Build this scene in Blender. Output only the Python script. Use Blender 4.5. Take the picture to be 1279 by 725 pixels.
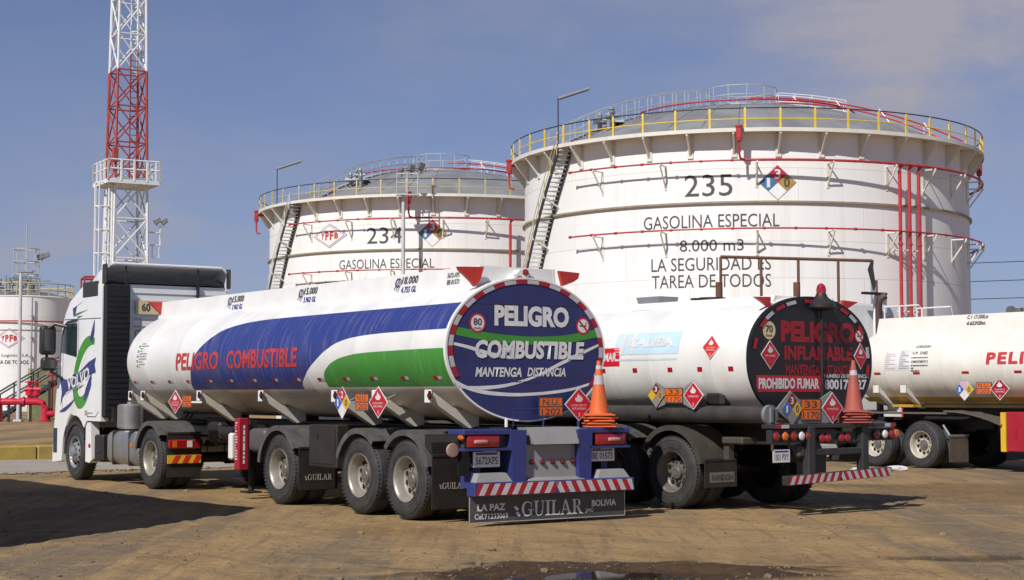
import bpy, bmesh, math, random
import numpy as np
from mathutils import Vector, Matrix
PI = math.pi; R_ = math.radians
for o in list(bpy.data.objects): bpy.data.objects.remove(o)
scene = bpy.context.scene; COL = scene.collection

# ------------------------------------------------------------------ camera, sky, sun, exposure
cam_d = bpy.data.cameras.new("camera"); cam = bpy.data.objects.new("camera", cam_d); COL.objects.link(cam)
cam.location = (0, 0, 1.617); cam.rotation_euler = (PI/2 + 0.0641, 0, 0)
cam_d.sensor_width = 36; cam_d.lens = 57.1; cam_d.clip_start = 0.1; cam_d.clip_end = 6000
scene.camera = cam
SUN_EL, SUN_AZ = 42.0, 31.0           # elevation, degrees left of straight behind the camera
w_ = bpy.data.worlds.new("World"); scene.world = w_; w_.use_nodes = True
nt = w_.node_tree; N = nt.nodes; L = nt.links; N.clear()
out = N.new('ShaderNodeOutputWorld'); bg = N.new('ShaderNodeBackground'); bg.inputs[1].default_value = 0.078
sky = N.new('ShaderNodeTexSky'); sky.sky_type = 'NISHITA'; sky.sun_disc = False
sky.sun_elevation = R_(SUN_EL); sky.sun_rotation = R_(180 + SUN_AZ); sky.altitude = 3900
sky.air_density = 1.0; sky.dust_density = 0.7; sky.ozone_density = 2.0
tc = N.new('ShaderNodeTexCoord')
mp = N.new('ShaderNodeMapping'); mp.inputs['Scale'].default_value = (1.0, 1.0, 2.6); mp.inputs['Location'].default_value = (0.35, 0.1, 0.2)
no = N.new('ShaderNodeTexNoise'); no.inputs['Scale'].default_value = 2.6; no.inputs['Detail'].default_value = 5; no.inputs['Roughness'].default_value = 0.5
rp = N.new('ShaderNodeValToRGB'); rp.color_ramp.elements[0].position = 0.42; rp.color_ramp.elements[1].position = 0.74
rp.color_ramp.elements[0].color = (0, 0, 0, 1); rp.color_ramp.elements[1].color = (1, 1, 1, 1)
mx = N.new('ShaderNodeMixRGB'); mx.inputs[2].default_value = (4.7, 4.6, 5.4, 1)
def blob(c, r0, r1, k):      # broad cloud banks standing in given directions of the sky
    sc = N.new('ShaderNodeVectorMath'); sc.operation = 'SUBTRACT'; sc.inputs[1].default_value = c; L.new(tc.outputs['Generated'], sc.inputs[0])
    st_ = N.new('ShaderNodeVectorMath'); st_.operation = 'MULTIPLY'; st_.inputs[1].default_value = (1, .5, 1.7); L.new(sc.outputs[0], st_.inputs[0])
    ln = N.new('ShaderNodeVectorMath'); ln.operation = 'LENGTH'; L.new(st_.outputs[0], ln.inputs[0])
    mr_ = N.new('ShaderNodeMapRange'); mr_.interpolation_type = 'SMOOTHSTEP'; mr_.inputs['From Min'].default_value = r1; mr_.inputs['From Max'].default_value = r0; mr_.inputs['To Max'].default_value = k
    L.new(ln.outputs['Value'], mr_.inputs[0]); return mr_.outputs[0]
def madd(a, b_, o='ADD'):
    m_ = N.new('ShaderNodeMath'); m_.operation = o
    for i_, q_ in enumerate((a, b_)):
        if isinstance(q_, float): m_.inputs[i_].default_value = q_
        else: L.new(q_, m_.inputs[i_])
    return m_.outputs[0]
bl = madd(blob((.30, .93, .23), .03, .24, 1.0), madd(blob((-.20, .97, .10), .02, .13, .8), blob((-.31, .95, .05), .02, .10, .9)))
bl = madd(bl, madd(blob((.1, .97, .3), .05, .4, .25), .12))
n2_ = N.new('ShaderNodeTexNoise'); n2_.inputs['Scale'].default_value = 9.0; n2_.inputs['Detail'].default_value = 6; n2_.inputs['Roughness'].default_value = .55; L.new(mp.outputs[0], n2_.inputs[0])
mul = N.new('ShaderNodeMath'); mul.operation = 'MULTIPLY'; mul.use_clamp = True
cm = N.new('ShaderNodeMapRange'); cm.inputs['From Min'].default_value = .36; cm.inputs['From Max'].default_value = .66; cm.inputs['To Max'].default_value = 1.0; L.new(n2_.outputs[0], cm.inputs[0])
sep = N.new('ShaderNodeSeparateXYZ'); low = N.new('ShaderNodeMapRange')
low.inputs['From Min'].default_value = 0.0; low.inputs['From Max'].default_value = 0.36; low.inputs['To Min'].default_value = 0.70; low.inputs['To Max'].default_value = 0.0
mxh = N.new('ShaderNodeMixRGB'); mxh.inputs[2].default_value = (3.55, 3.7, 4.9, 1)
tint = N.new('ShaderNodeMixRGB'); tint.blend_type = 'MULTIPLY'; tint.inputs[0].default_value = 1.0; tint.inputs[2].default_value = (0.88, 0.96, 1.15, 1)
L.new(tc.outputs['Generated'], mp.inputs[0]); L.new(mp.outputs[0], no.inputs[0]); L.new(no.outputs[0], rp.inputs[0])
L.new(madd(madd(rp.outputs[0], .35, 'MULTIPLY'), cm.outputs[0]), mul.inputs[0]); L.new(bl, mul.inputs[1]); L.new(tc.outputs['Generated'], sep.inputs[0]); L.new(sep.outputs['Z'], low.inputs[0])
L.new(sky.outputs[0], tint.inputs[1]); L.new(low.outputs[0], mxh.inputs[0]); L.new(tint.outputs[0], mxh.inputs[1])
L.new(mul.outputs[0], mx.inputs[0]); L.new(mxh.outputs[0], mx.inputs[1]); L.new(mx.outputs[0], bg.inputs[0]); L.new(bg.outputs[0], out.inputs[0])
sd = bpy.data.lights.new("sun", 'SUN'); sd.energy = 4.7; sd.angle = R_(0.53); sd.color = (1.0, 0.96, 0.91)
so = bpy.data.objects.new("sun", sd); COL.objects.link(so)
sv = Vector((-math.sin(R_(SUN_AZ))*math.cos(R_(SUN_EL)), -math.cos(R_(SUN_AZ))*math.cos(R_(SUN_EL)), math.sin(R_(SUN_EL))))
so.rotation_euler = (-sv).to_track_quat('-Z', 'Y').to_euler(); so.location = sv*80
vs = scene.view_settings; vs.view_transform = 'Standard'; vs.look = 'None'; vs.gamma = 1; vs.use_curve_mapping = False; vs.exposure = 0.0

# ------------------------------------------------------------------ materials
def lin(r, g, b):
    f = lambda c: (c/255/12.92) if c/255 <= 0.04045 else ((c/255+0.055)/1.055)**2.4
    return (f(r), f(g), f(b), 1)
MATS = {}
DUST = (0.23, 0.16, 0.095, 1)
def mat(name, col, rough=0.5, metal=0.0, var=0.12, vscale=3.0, dust=0.0, dustcol=(0.20, 0.135, 0.075, 1), bump=0.0, bscale=40, spec=0.5, streak=False, coat=0.0):
    if name in MATS: return MATS[name]
    m = bpy.data.materials.new(name); m.use_nodes = True; t = m.node_tree; b = t.nodes['Principled BSDF']
    b.inputs['Roughness'].default_value = rough; b.inputs['Metallic'].default_value = metal
    b.inputs['Specular IOR Level'].default_value = spec; b.inputs['Coat Weight'].default_value = coat
    c = t.nodes.new('ShaderNodeTexCoord'); n1 = t.nodes.new('ShaderNodeTexNoise'); n1.inputs['Scale'].default_value = vscale; n1.inputs['Detail'].default_value = 6
    mpn = t.nodes.new('ShaderNodeMapping'); mpn.inputs['Scale'].default_value = (1, 1, 0.25) if streak else (1, 1, 1)
    t.links.new(c.outputs['Object'], mpn.inputs[0]); t.links.new(mpn.outputs[0], n1.inputs[0])
    mr = t.nodes.new('ShaderNodeMapRange'); mr.inputs['From Min'].default_value = 0.3; mr.inputs['From Max'].default_value = 0.7
    mr.inputs['To Min'].default_value = 1-var; mr.inputs['To Max'].default_value = 1+var
    t.links.new(n1.outputs[0], mr.inputs[0])
    mm = t.nodes.new('ShaderNodeVectorMath'); mm.operation = 'SCALE'; mm.inputs[0].default_value = col[:3]
    t.links.new(mr.outputs[0], mm.inputs['Scale'])
    src = mm.outputs[0]
    if dust > 0:
        n2 = t.nodes.new('ShaderNodeTexNoise'); n2.inputs['Scale'].default_value = vscale*1.7; n2.inputs['Detail'].default_value = 8; n2.inputs['Roughness'].default_value = 0.65
        t.links.new(mpn.outputs[0], n2.inputs[0])
        r2 = t.nodes.new('ShaderNodeMapRange'); r2.inputs['From Min'].default_value = 0.35; r2.inputs['From Max'].default_value = 0.75
        r2.inputs['To Min'].default_value = dust*0.25; r2.inputs['To Max'].default_value = min(1, dust*1.3)
        t.links.new(n2.outputs[0], r2.inputs[0])
        mxd = t.nodes.new('ShaderNodeMixRGB'); mxd.inputs[2].default_value = dustcol
        t.links.new(r2.outputs[0], mxd.inputs[0]); t.links.new(src, mxd.inputs[1]); src = mxd.outputs[0]
    t.links.new(src, b.inputs['Base Color'])
    mr3 = t.nodes.new('ShaderNodeMapRange'); mr3.inputs['To Min'].default_value = max(0.02, rough-0.12); mr3.inputs['To Max'].default_value = min(1, rough+0.12)
    t.links.new(n1.outputs[0], mr3.inputs[0]); t.links.new(mr3.outputs[0], b.inputs['Roughness'])
    if bump > 0:
        n3 = t.nodes.new('ShaderNodeTexNoise'); n3.inputs['Scale'].default_value = bscale; n3.inputs['Detail'].default_value = 4
        t.links.new(c.outputs['Object'], n3.inputs[0])
        bp = t.nodes.new('ShaderNodeBump'); bp.inputs['Strength'].default_value = bump; bp.inputs['Distance'].default_value = 0.02
        t.links.new(n3.outputs[0], bp.inputs['Height']); t.links.new(bp.outputs[0], b.inputs['Normal'])
    MATS[name] = m; return m
white = mat('white_paint', (0.78, 0.77, 0.74, 1), 0.38, var=0.05, dust=0.06, dustcol=DUST)
cabwhite = mat('cab_white', (0.80, 0.80, 0.79, 1), 0.3, var=0.03, dust=0.05, dustcol=DUST, coat=0.3)
beige = mat('beige_paint', (0.62, 0.58, 0.50, 1), 0.5, var=0.08, dust=0.14, dustcol=DUST)
tankwhite = mat('tank_shell_white', (0.83, 0.825, 0.81, 1), 0.55, var=0.03, vscale=0.35, dust=0.05, dustcol=(0.50, 0.44, 0.34, 1), streak=True, bump=0.05, bscale=1.2)
trimwhite = mat('tank_trim_cream', (0.70, 0.67, 0.60, 1), 0.55, var=0.08, vscale=1, dust=0.1, dustcol=(0.35, 0.27, 0.17, 1))
roofgrey = mat('roof_grey', (0.22, 0.227, 0.235, 1), 0.5, var=0.25, vscale=0.5, dust=0.15, dustcol=(0.3, 0.24, 0.17, 1))
yellow = mat('yellow_rail', (0.72, 0.52, 0.05, 1), 0.5, var=0.12)
fadedyellow = mat('faded_yellow', (0.52, 0.42, 0.22, 1), 0.6, var=0.15)
darkrail = mat('dark_rail', (0.03, 0.035, 0.045, 1), 0.5)
red = mat('red_pipe', (0.42, 0.03, 0.035, 1), 0.45, var=0.15, dust=0.06, dustcol=DUST)
towerred = mat('tower_red', (0.36, 0.055, 0.035, 1), 0.5, var=0.15)
towerwhite = mat('tower_white', (0.72, 0.72, 0.70, 1), 0.5, var=0.06)
flagred = mat('flag_red', (0.48, 0.035, 0.025, 1), 0.4, var=0.15)
refred = mat('reflector_red', (0.36, 0.012, 0.02, 1), 0.25)
refwhite = mat('reflector_white', (0.50, 0.50, 0.52, 1), 0.3, var=.12, dust=.15, dustcol=DUST)
black = mat('black_frame', (0.010, 0.010, 0.011, 1), 0.55, var=0.25, dust=0.06, dustcol=DUST)
blackplastic = mat('black_plastic', (0.017, 0.017, 0.018, 1), 0.42, var=0.2, dust=0.09, dustcol=DUST)
fendermat = mat('fender_plastic', (0.045, 0.045, 0.046, 1), 0.4, var=0.2, dust=0.5, dustcol=(0.19, 0.18, 0.165, 1))
rubber = mat('tyre_rubber', (0.022, 0.022, 0.023, 1), 0.7, var=0.25, vscale=5, dust=0.34, dustcol=(0.095, 0.09, 0.084, 1), bump=0.25, bscale=60)
steelrim = mat('rim_steel', (0.36, 0.335, 0.29, 1), 0.42, metal=0.45, var=0.15, vscale=6, dust=0.22, dustcol=(0.22, 0.18, 0.12, 1))
whiterim = mat('rim_white', (0.50, 0.45, 0.37, 1), 0.45, var=0.1, vscale=6, dust=0.3, dustcol=(0.2, 0.16, 0.11, 1))
darkrim = mat('rim_dark', (0.15, 0.145, 0.135, 1), 0.5, metal=0.3, var=0.15, dust=0.3, dustcol=DUST)
hole = mat('hole_black', (0.004, 0.004, 0.004, 1), 0.9)
alu = mat('aluminium', (0.55, 0.55, 0.54, 1), 0.42, metal=0.85, var=0.12, dust=0.35, dustcol=(0.30, 0.27, 0.23, 1))
blue = mat('rear_blue', (0.022, 0.028, 0.125, 1), 0.42, var=0.14, dust=0.05, dustcol=DUST)
framblue = mat('frame_blue', (0.024, 0.036, 0.17, 1), 0.42, var=0.12, dust=0.06, dustcol=DUST)
green = mat('green_paint', (0.055, 0.26, 0.035, 1), 0.42, var=0.1)
lettergrey = mat('lettering_white', (0.70, 0.70, 0.70, 1), 0.45, var=0.10, vscale=7, dust=0.12, dustcol=DUST)
letterred = mat('lettering_red', (0.50, 0.02, 0.025, 1), 0.45, var=0.15, vscale=9, dust=0.10, dustcol=(.5, .42, .4, 1))
letterdark = mat('lettering_dark', (0.03, 0.03, 0.035, 1), 0.55, var=0.3, vscale=9, dust=0.12, dustcol=(.5, .48, .45, 1))
letterblue = mat('lettering_blue', (0.03, 0.045, 0.26, 1), 0.5)
greypanel = mat('grey_panel', (0.28, 0.28, 0.277, 1), 0.5, var=0.07, dust=0.15, dustcol=DUST, bump=0.15, bscale=120)
orange = mat('orange_plate', (0.75, 0.14, 0.012, 1), 0.4, var=0.08)
placred = mat('placard_red', (0.48, 0.018, 0.035, 1), 0.35, var=0.06)
nblue = mat('diamond_blue', (0.04, 0.12, 0.40, 1), 0.4)
nyel = mat('diamond_yellow', (0.62, 0.38, 0.03, 1), 0.4)
nochre = mat('diamond_ochre', (0.40, 0.24, 0.05, 1), 0.5)
conemat = mat('cone_orange', (0.68, 0.12, 0.02, 1), 0.55, var=0.12, dust=0.14, dustcol=DUST)
conered = mat('cone_faded_red', (0.40, 0.075, 0.06, 1), 0.6, var=0.12, dust=0.2, dustcol=DUST)
lampred = mat('lamp_red', (0.30, 0.012, 0.015, 1), 0.15, var=0.05, coat=0.6)
lampamber = mat('lamp_amber', (0.62, 0.14, 0.01, 1), 0.18, var=0.05, coat=0.6)
lampclear = mat('lamp_clear', (0.7, 0.66, 0.64, 1), 0.15, coat=0.6)
glass = mat('cab_glass', (0.02, 0.035, 0.035, 1), 0.06, var=0.05, spec=0.8)
rearblack = mat('rear_black', (0.012, 0.012, 0.016, 1), 0.35, var=0.2, dust=0.03, dustcol=DUST)
rearred = mat('rear_red_letters', (0.30, 0.012, 0.02, 1), 0.4, var=0.1)
rust = mat('rusty_steel', (0.13, 0.055, 0.03, 1), 0.7, var=0.3, vscale=5)
brownpipe = mat('brown_exhaust', (0.07, 0.035, 0.028, 1), 0.55, var=0.2)
skyblue = mat('sticker_pale_blue', (0.50, 0.68, 0.80, 1), 0.45, var=0.05, dust=0.1, dustcol=(0.7, 0.68, 0.62, 1))
cream = mat('sign_cream', (0.68, 0.55, 0.33, 1), 0.5)
concrete = mat('concrete', (0.33, 0.29, 0.235, 1), 0.85, var=0.15, vscale=1.5, bump=0.3, bscale=25)
grillegrey = mat('grey_metal', (0.30, 0.31, 0.32, 1), 0.45, metal=0.4, var=0.12)
olive = mat('olive_panel', (0.16, 0.16, 0.075, 1), 0.7, var=0.15)
ochreund = mat('ochre_paint', (0.50, 0.30, 0.04, 1), 0.5, var=0.15, dust=0.2, dustcol=DUST)
greyboard = mat('grey_board', (0.22, 0.22, 0.22, 1), 0.55, var=0.2, dust=0.2, dustcol=DUST)

def painted_tank():
    m = mat('liveried_tank_paint', (0.79, 0.785, 0.765, 1), 0.34, var=0.06, vscale=2.2, dust=0.13, dustcol=(.40, .34, .26, 1), bump=0.22, bscale=1.3)
    t = m.node_tree; b = t.nodes['Principled BSDF']
    base = b.inputs['Base Color'].links[0].from_socket
    c = t.nodes.new('ShaderNodeTexCoord'); s = t.nodes.new('ShaderNodeSeparateXYZ'); t.links.new(c.outputs['Object'], s.inputs[0])
    z0, z1, y0, y1 = 1.5, 3.0, -3.0, 10.0
    mz = t.nodes.new('ShaderNodeMapRange'); mz.inputs['From Min'].default_value = z0; mz.inputs['From Max'].default_value = z1
    t.links.new(s.outputs['Z'], mz.inputs[0])
    my = t.nodes.new('ShaderNodeMapRange'); my.inputs['From Min'].default_value = y0; my.inputs['From Max'].default_value = y1
    t.links.new(s.outputs['Y'], my.inputs[0])
    def curve(pts):
        f = t.nodes.new('ShaderNodeFloatCurve'); cu = f.mapping.curves[0]
        P = [((z-z0)/(z1-z0), (y-y0)/(y1-y0)) for z, y in pts]
        P = [(0.0, P[0][1])] + P + [(1.0, 0.0)]
        while len(cu.points) < len(P): cu.points.new(0.5, 0.5)
        for p, q in zip(cu.points, P): p.location = q; p.handle_type = 'AUTO_CLAMPED'
        cu.points[0].handle_type = 'VECTOR'
        f.mapping.update(); t.links.new(mz.outputs[0], f.inputs['Value']); return f.outputs[0]
    def op(kind, a, bb):
        n = t.nodes.new('ShaderNodeMath'); n.operation = kind
        for i, q in enumerate((a, bb)):
            if isinstance(q, (int, float)): n.inputs[i].default_value = q
            else: t.links.new(q, n.inputs[i])
        return n.outputs[0]
    lead = curve([(1.69, 7.02), (1.92, 6.86), (2.17, 6.66), (2.32, 6.5), (2.45, 6.28), (2.56, 6.05), (2.65, 5.78), (2.72, 5.3), (2.76, 4.6), (2.772, 3.4), (2.778, 1.0), (2.785, -3.0)])
    trail = curve([(1.70, 3.12), (1.9, 2.85), (2.12, 2.4), (2.25, 2.1), (2.35, 1.75), (2.40, 1.35), (2.43, 0.6), (2.44, -0.8), (2.45, -3.0)])
    gl = curve([(1.72, 2.36), (1.87, 2.33), (2.01, 2.12), (2.08, 1.92), (2.13, 1.66), (2.17, 1.25), (2.19, 0.3), (2.2, -0.8), (2.21, -3.0)])
    Y = my.outputs[0]; Z = s.outputs['Z']
    isb = op('MULTIPLY', op('MULTIPLY', op('LESS_THAN', Y, lead), op('GREATER_THAN', Y, trail)), op('GREATER_THAN', Z, 1.69))
    isg = op('MULTIPLY', op('LESS_THAN', Y, gl), op('GREATER_THAN', Z, 1.715))
    # fine dusty run-off streaks on the coloured paint
    mp2 = t.nodes.new('ShaderNodeMapping'); mp2.inputs['Scale'].default_value = (0.6, 9, 0.9); t.links.new(c.outputs['Object'], mp2.inputs[0])
    ns = t.nodes.new('ShaderNodeTexNoise'); ns.inputs['Scale'].default_value = 1.6; ns.inputs['Detail'].default_value = 7; ns.inputs['Roughness'].default_value = 0.7
    ns.inputs['Distortion'].default_value = 0.3
    t.links.new(mp2.outputs[0], ns.inputs[0])
    rs = t.nodes.new('ShaderNodeMapRange'); rs.inputs['From Min'].default_value = 0.5; rs.inputs['From Max'].default_value = 0.8; rs.inputs['To Max'].default_value = 0.30
    t.links.new(ns.outputs[0], rs.inputs[0])
    def streaky(col):
        q = t.nodes.new('ShaderNodeMixRGB'); q.inputs[1].default_value = col; q.inputs[2].default_value = (0.45, 0.43, 0.42, 1); t.links.new(rs.outputs[0], q.inputs[0]); return q.outputs[0]
    # beige underside paint
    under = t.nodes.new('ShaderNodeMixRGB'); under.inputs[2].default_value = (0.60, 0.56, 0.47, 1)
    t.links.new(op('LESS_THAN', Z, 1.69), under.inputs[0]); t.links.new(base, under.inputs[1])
    m1 = t.nodes.new('ShaderNodeMixRGB'); t.links.new(isb, m1.inputs[0]); t.links.new(under.outputs[0], m1.inputs[1]); t.links.new(streaky((0.030, 0.046, 0.21, 1)), m1.inputs[2])
    m2 = t.nodes.new('ShaderNodeMixRGB'); t.links.new(isg, m2.inputs[0]); t.links.new(m1.outputs[0], m2.inputs[1]); t.links.new(streaky((0.06, 0.27, 0.045, 1)), m2.inputs[2])
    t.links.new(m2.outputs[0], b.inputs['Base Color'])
    return m

def stain_tank(name, base, zlow, lowcol=(0.33, 0.27, 0.19, 1)):
    """white tank paint with dirt runs of their own shape along the lower flank"""
    m = mat(name, base, 0.42, var=0.05, vscale=1.5, dust=0.08, dustcol=DUST, bump=0.06, bscale=2.0)
    t = m.node_tree; b = t.nodes['Principled BSDF']; src = b.inputs['Base Color'].links[0].from_socket
    c = t.nodes.new('ShaderNodeTexCoord'); mp2 = t.nodes.new('ShaderNodeMapping'); mp2.inputs['Scale'].default_value = (0.7, 2.0, 0.7)
    t.links.new(c.outputs['Object'], mp2.inputs[0])
    n = t.nodes.new('ShaderNodeTexNoise'); n.inputs['Scale'].default_value = 1.3; n.inputs['Detail'].default_value = 7; n.inputs['Roughness'].default_value = 0.65
    t.links.new(mp2.outputs[0], n.inputs[0])
    r = t.nodes.new('ShaderNodeMapRange'); r.inputs['From Min'].default_value = 0.48; r.inputs['From Max'].default_value = 0.75; r.inputs['To Max'].default_value = 0.55
    t.links.new(n.outputs[0], r.inputs[0])
    s = t.nodes.new('ShaderNodeSeparateXYZ'); t.links.new(c.outputs['Object'], s.inputs[0])
    mz = t.nodes.new('ShaderNodeMapRange'); mz.inputs['From Min'].default_value = zlow+0.5; mz.inputs['From Max'].default_value = zlow-0.1
    t.links.new(s.outputs['Z'], mz.inputs[0])
    k = t.nodes.new('ShaderNodeMath'); k.operation = 'MULTIPLY'; t.links.new(r.outputs[0], k.inputs[0]); t.links.new(mz.outputs[0], k.inputs[1])
    q = t.nodes.new('ShaderNodeMixRGB'); q.inputs[2].default_value = lowcol; t.links.new(k.outputs[0], q.inputs[0]); t.links.new(src, q.inputs[1])
    t.links.new(q.outputs[0], b.inputs['Base Color']); return m
def shell_plates(m, rad, rowh):
    t = m.node_tree; b = t.nodes['Principled BSDF']; src = b.inputs['Base Color'].links[0].from_socket
    c = t.nodes.new('ShaderNodeTexCoord'); s = t.nodes.new('ShaderNodeSeparateXYZ'); t.links.new(c.outputs['Object'], s.inputs[0])
    a = t.nodes.new('ShaderNodeMath'); a.operation = 'ARCTAN2'; t.links.new(s.outputs['X'], a.inputs[0]); t.links.new(s.outputs['Y'], a.inputs[1])
    u = t.nodes.new('ShaderNodeMath'); u.operation = 'MULTIPLY'; u.inputs[1].default_value = rad; t.links.new(a.outputs[0], u.inputs[0])
    cb = t.nodes.new('ShaderNodeCombineXYZ'); t.links.new(u.outputs[0], cb.inputs[0]); t.links.new(s.outputs['Z'], cb.inputs[1])
    br = t.nodes.new('ShaderNodeTexBrick'); br.inputs['Scale'].default_value = 1.0; br.inputs['Brick Width'].default_value = 7.2; br.inputs['Row Height'].default_value = rowh; br.inputs['Mortar Size'].default_value = .022; br.inputs['Mortar Smooth'].default_value = .6
    br.inputs['Color1'].default_value = (1, 1, 1, 1); br.inputs['Color2'].default_value = (.955, .955, .95, 1); br.inputs['Mortar'].default_value = (.80, .78, .74, 1); t.links.new(cb.outputs[0], br.inputs[0])
    q = t.nodes.new('ShaderNodeMixRGB'); q.blend_type = 'MULTIPLY'; q.inputs[0].default_value = 1; t.links.new(src, q.inputs[1]); t.links.new(br.outputs['Color'], q.inputs[2])
    mp_ = t.nodes.new('ShaderNodeMapping'); mp_.inputs['Scale'].default_value = (1.5, .07, 1); t.links.new(cb.outputs[0], mp_.inputs[0])
    n = t.nodes.new('ShaderNodeTexNoise'); n.inputs['Scale'].default_value = 1.0; n.inputs['Detail'].default_value = 6; n.inputs['Roughness'].default_value = .65; t.links.new(mp_.outputs[0], n.inputs[0])
    r = t.nodes.new('ShaderNodeMapRange'); r.inputs['From Min'].default_value = .54; r.inputs['From Max'].default_value = .78; r.inputs['To Max'].default_value = .34; t.links.new(n.outputs[0], r.inputs[0])
    q2 = t.nodes.new('ShaderNodeMixRGB'); q2.inputs[2].default_value = (.42, .33, .22, 1); t.links.new(r.outputs[0], q2.inputs[0]); t.links.new(q.outputs[0], q2.inputs[1]); t.links.new(q2.outputs[0], b.inputs['Base Color'])
shell_plates(tankwhite, 12.93, 1.89)
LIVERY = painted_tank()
tank2paint = stain_tank('stained_white_tank', (0.79, 0.775, 0.74, 1), 1.7)
tank3paint = stain_tank('cream_white_tank', (0.76, 0.735, 0.665, 1), 1.8)

# ------------------------------------------------------------------ mesh helpers
def V(*a): return Vector(a)
class MB:
    def __init__(s): s.bm = bmesh.new()
    def _merge(s, t, mi):
        for f in t.faces: f.material_index = mi
        me = bpy.data.meshes.new('t'); t.to_mesh(me); t.free(); s.bm.from_mesh(me); bpy.data.meshes.remove(me)
    def box(s, c, size, rot=None, bevel=0.0, mi=0, seg=1):
        t = bmesh.new(); bmesh.ops.create_cube(t, size=1.0)
        bmesh.ops.scale(t, vec=Vector(size), verts=t.verts)
        if bevel > 0: bmesh.ops.bevel(t, geom=list(t.edges), offset=min(bevel, min(size)*0.45), segments=seg, affect='EDGES', profile=0.5)
        M = Matrix.Translation(Vector(c))
        if rot is not None: M = M @ rot.to_4x4()
        bmesh.ops.transform(t, matrix=M, verts=t.verts); s._merge(t, mi); return s
    def face(s, pts, mi=0):
        f = s.bm.faces.new([s.bm.verts.new(Vector(p)) for p in pts]); f.material_index = mi; return f
    def ext(s, pts, vec, mi=0):
        """polygon extruded along vec (closed solid)"""
        v = Vector(vec); a = [s.bm.verts.new(Vector(p)) for p in pts]; b = [s.bm.verts.new(Vector(p)+v) for p in pts]
        n = len(pts); F = [s.bm.faces.new(list(reversed(a))), s.bm.faces.new(b)]
        for i in range(n): F.append(s.bm.faces.new((a[i], a[(i+1) % n], b[(i+1) % n], b[i])))
        for f in F: f.material_index = mi
        return s
    def cyl(s, p0, p1, r, r2=None, n=14, caps=True, mi=0):
        p0 = Vector(p0); p1 = Vector(p1); d = (p1-p0)
        if d.length < 1e-6: return s
        r2 = r if r2 is None else r2
        q = d.to_track_quat('Z', 'Y').to_matrix(); A = []; B = []
        for i in range(n):
            a = 2*PI*i/n; e = q @ Vector((math.cos(a), math.sin(a), 0))
            A.append(s.bm.verts.new(p0+e*r)); B.append(s.bm.verts.new(p1+e*r2))
        for i in range(n):
            f = s.bm.faces.new((A[i], A[(i+1) % n], B[(i+1) % n], B[i])); f.material_index = mi
        if caps:
            f = s.bm.faces.new(list(reversed(A))); f.material_index = mi; f = s.bm.faces.new(B); f.material_index = mi
        return s
    def tube(s, pts, r, n=8, mi=0, closed=False):
        P = [Vector(p) for p in pts]; m = len(P); rings = []
        for i in range(m):
            if closed: d = P[(i+1) % m]-P[i-1]
            else: d = P[min(i+1, m-1)]-P[max(i-1, 0)]
            q = d.to_track_quat('Z', 'Y').to_matrix()
            # keep a stable frame for mostly horizontal runs
            z = d.normalized(); up = Vector((0, 0, 1)) if abs(z.z) < 0.95 else Vector((0, 1, 0))
            x = up.cross(z).normalized(); y = z.cross(x)
            rings.append([s.bm.verts.new(P[i]+x*(r*math.cos(2*PI*k/n))+y*(r*math.sin(2*PI*k/n))) for k in range(n)])
        for i in range(m if closed else m-1):
            a = rings[i]; b = rings[(i+1) % m]
            for k in range(n):
                f = s.bm.faces.new((a[k], a[(k+1) % n], b[(k+1) % n], b[k])); f.material_index = mi
        if not closed:
            f = s.bm.faces.new(list(reversed(rings[0]))); f.material_index = mi; f = s.bm.faces.new(rings[-1]); f.material_index = mi
        return s
    def lathe(s, prof, c=(0, 0, 0), axis='z', n=32, a0=0.0, a1=2*PI, mi=0, mis=None):
        """prof: list of (axial, radius)"""
        full = abs(a1-a0-2*PI) < 1e-6; cnt = n if full else n+1; rings = []
        for (h, r) in prof:
            ring = []
            for i in range(cnt):
                a = a0+(a1-a0)*i/n
                if axis == 'z': p = (c[0]+r*math.sin(a), c[1]-r*math.cos(a), c[2]+h)
                elif axis == 'x': p = (c[0]+h, c[1]+r*math.cos(a), c[2]+r*math.sin(a))
                else: p = (c[0]+r*math.cos(a), c[1]+h, c[2]+r*math.sin(a))
                ring.append(s.bm.verts.new(p))
            rings.append(ring)
        for j in range(len(prof)-1):
            for i in range(n if full else n):
                i2 = (i+1) % cnt
                try:
                    f = s.bm.faces.new((rings[j][i], rings[j][i2], rings[j+1][i2], rings[j+1][i])); f.material_index = mis[j] if mis else mi
                except ValueError: pass
        return s
    def loft(s, sections, caps=True, mi=0):
        rings = [[s.bm.verts.new(Vector(p)) for p in sec] for sec in sections]; n = len(sections[0])
        for j in range(len(rings)-1):
            for i in range(n):
                f = s.bm.faces.new((rings[j][i], rings[j][(i+1) % n], rings[j+1][(i+1) % n], rings[j+1][i])); f.material_index = mi
        if caps:
            f = s.bm.faces.new(list(reversed(rings[0]))); f.material_index = mi; f = s.bm.faces.new(rings[-1]); f.material_index = mi
        return s
    def build(s, name, mats, parent=None, smooth=32, recalc=True):
        if recalc: bmesh.ops.recalc_face_normals(s.bm, faces=s.bm.faces)
        me = bpy.data.meshes.new(name); s.bm.to_mesh(me); s.bm.free()
        for m in (mats if isinstance(mats, (list, tuple)) else [mats]): me.materials.append(m)
        if smooth:
            me.shade_smooth(); me.set_sharp_from_angle(angle=R_(smooth))
        o = bpy.data.objects.new(name, me); COL.objects.link(o)
        if parent is not None: o.parent = parent
        return o
def multi(name, m, parent, *calls):
    for c in calls: b = MB(); c(b); o = b.build(name, m, parent)
    return o
def tag(o, label=None, cat=None, group=None, kind=None):
    if label: o['label'] = label
    if cat: o['category'] = cat
    if group: o['group'] = group
    if kind: o['kind'] = kind
    return o
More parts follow.
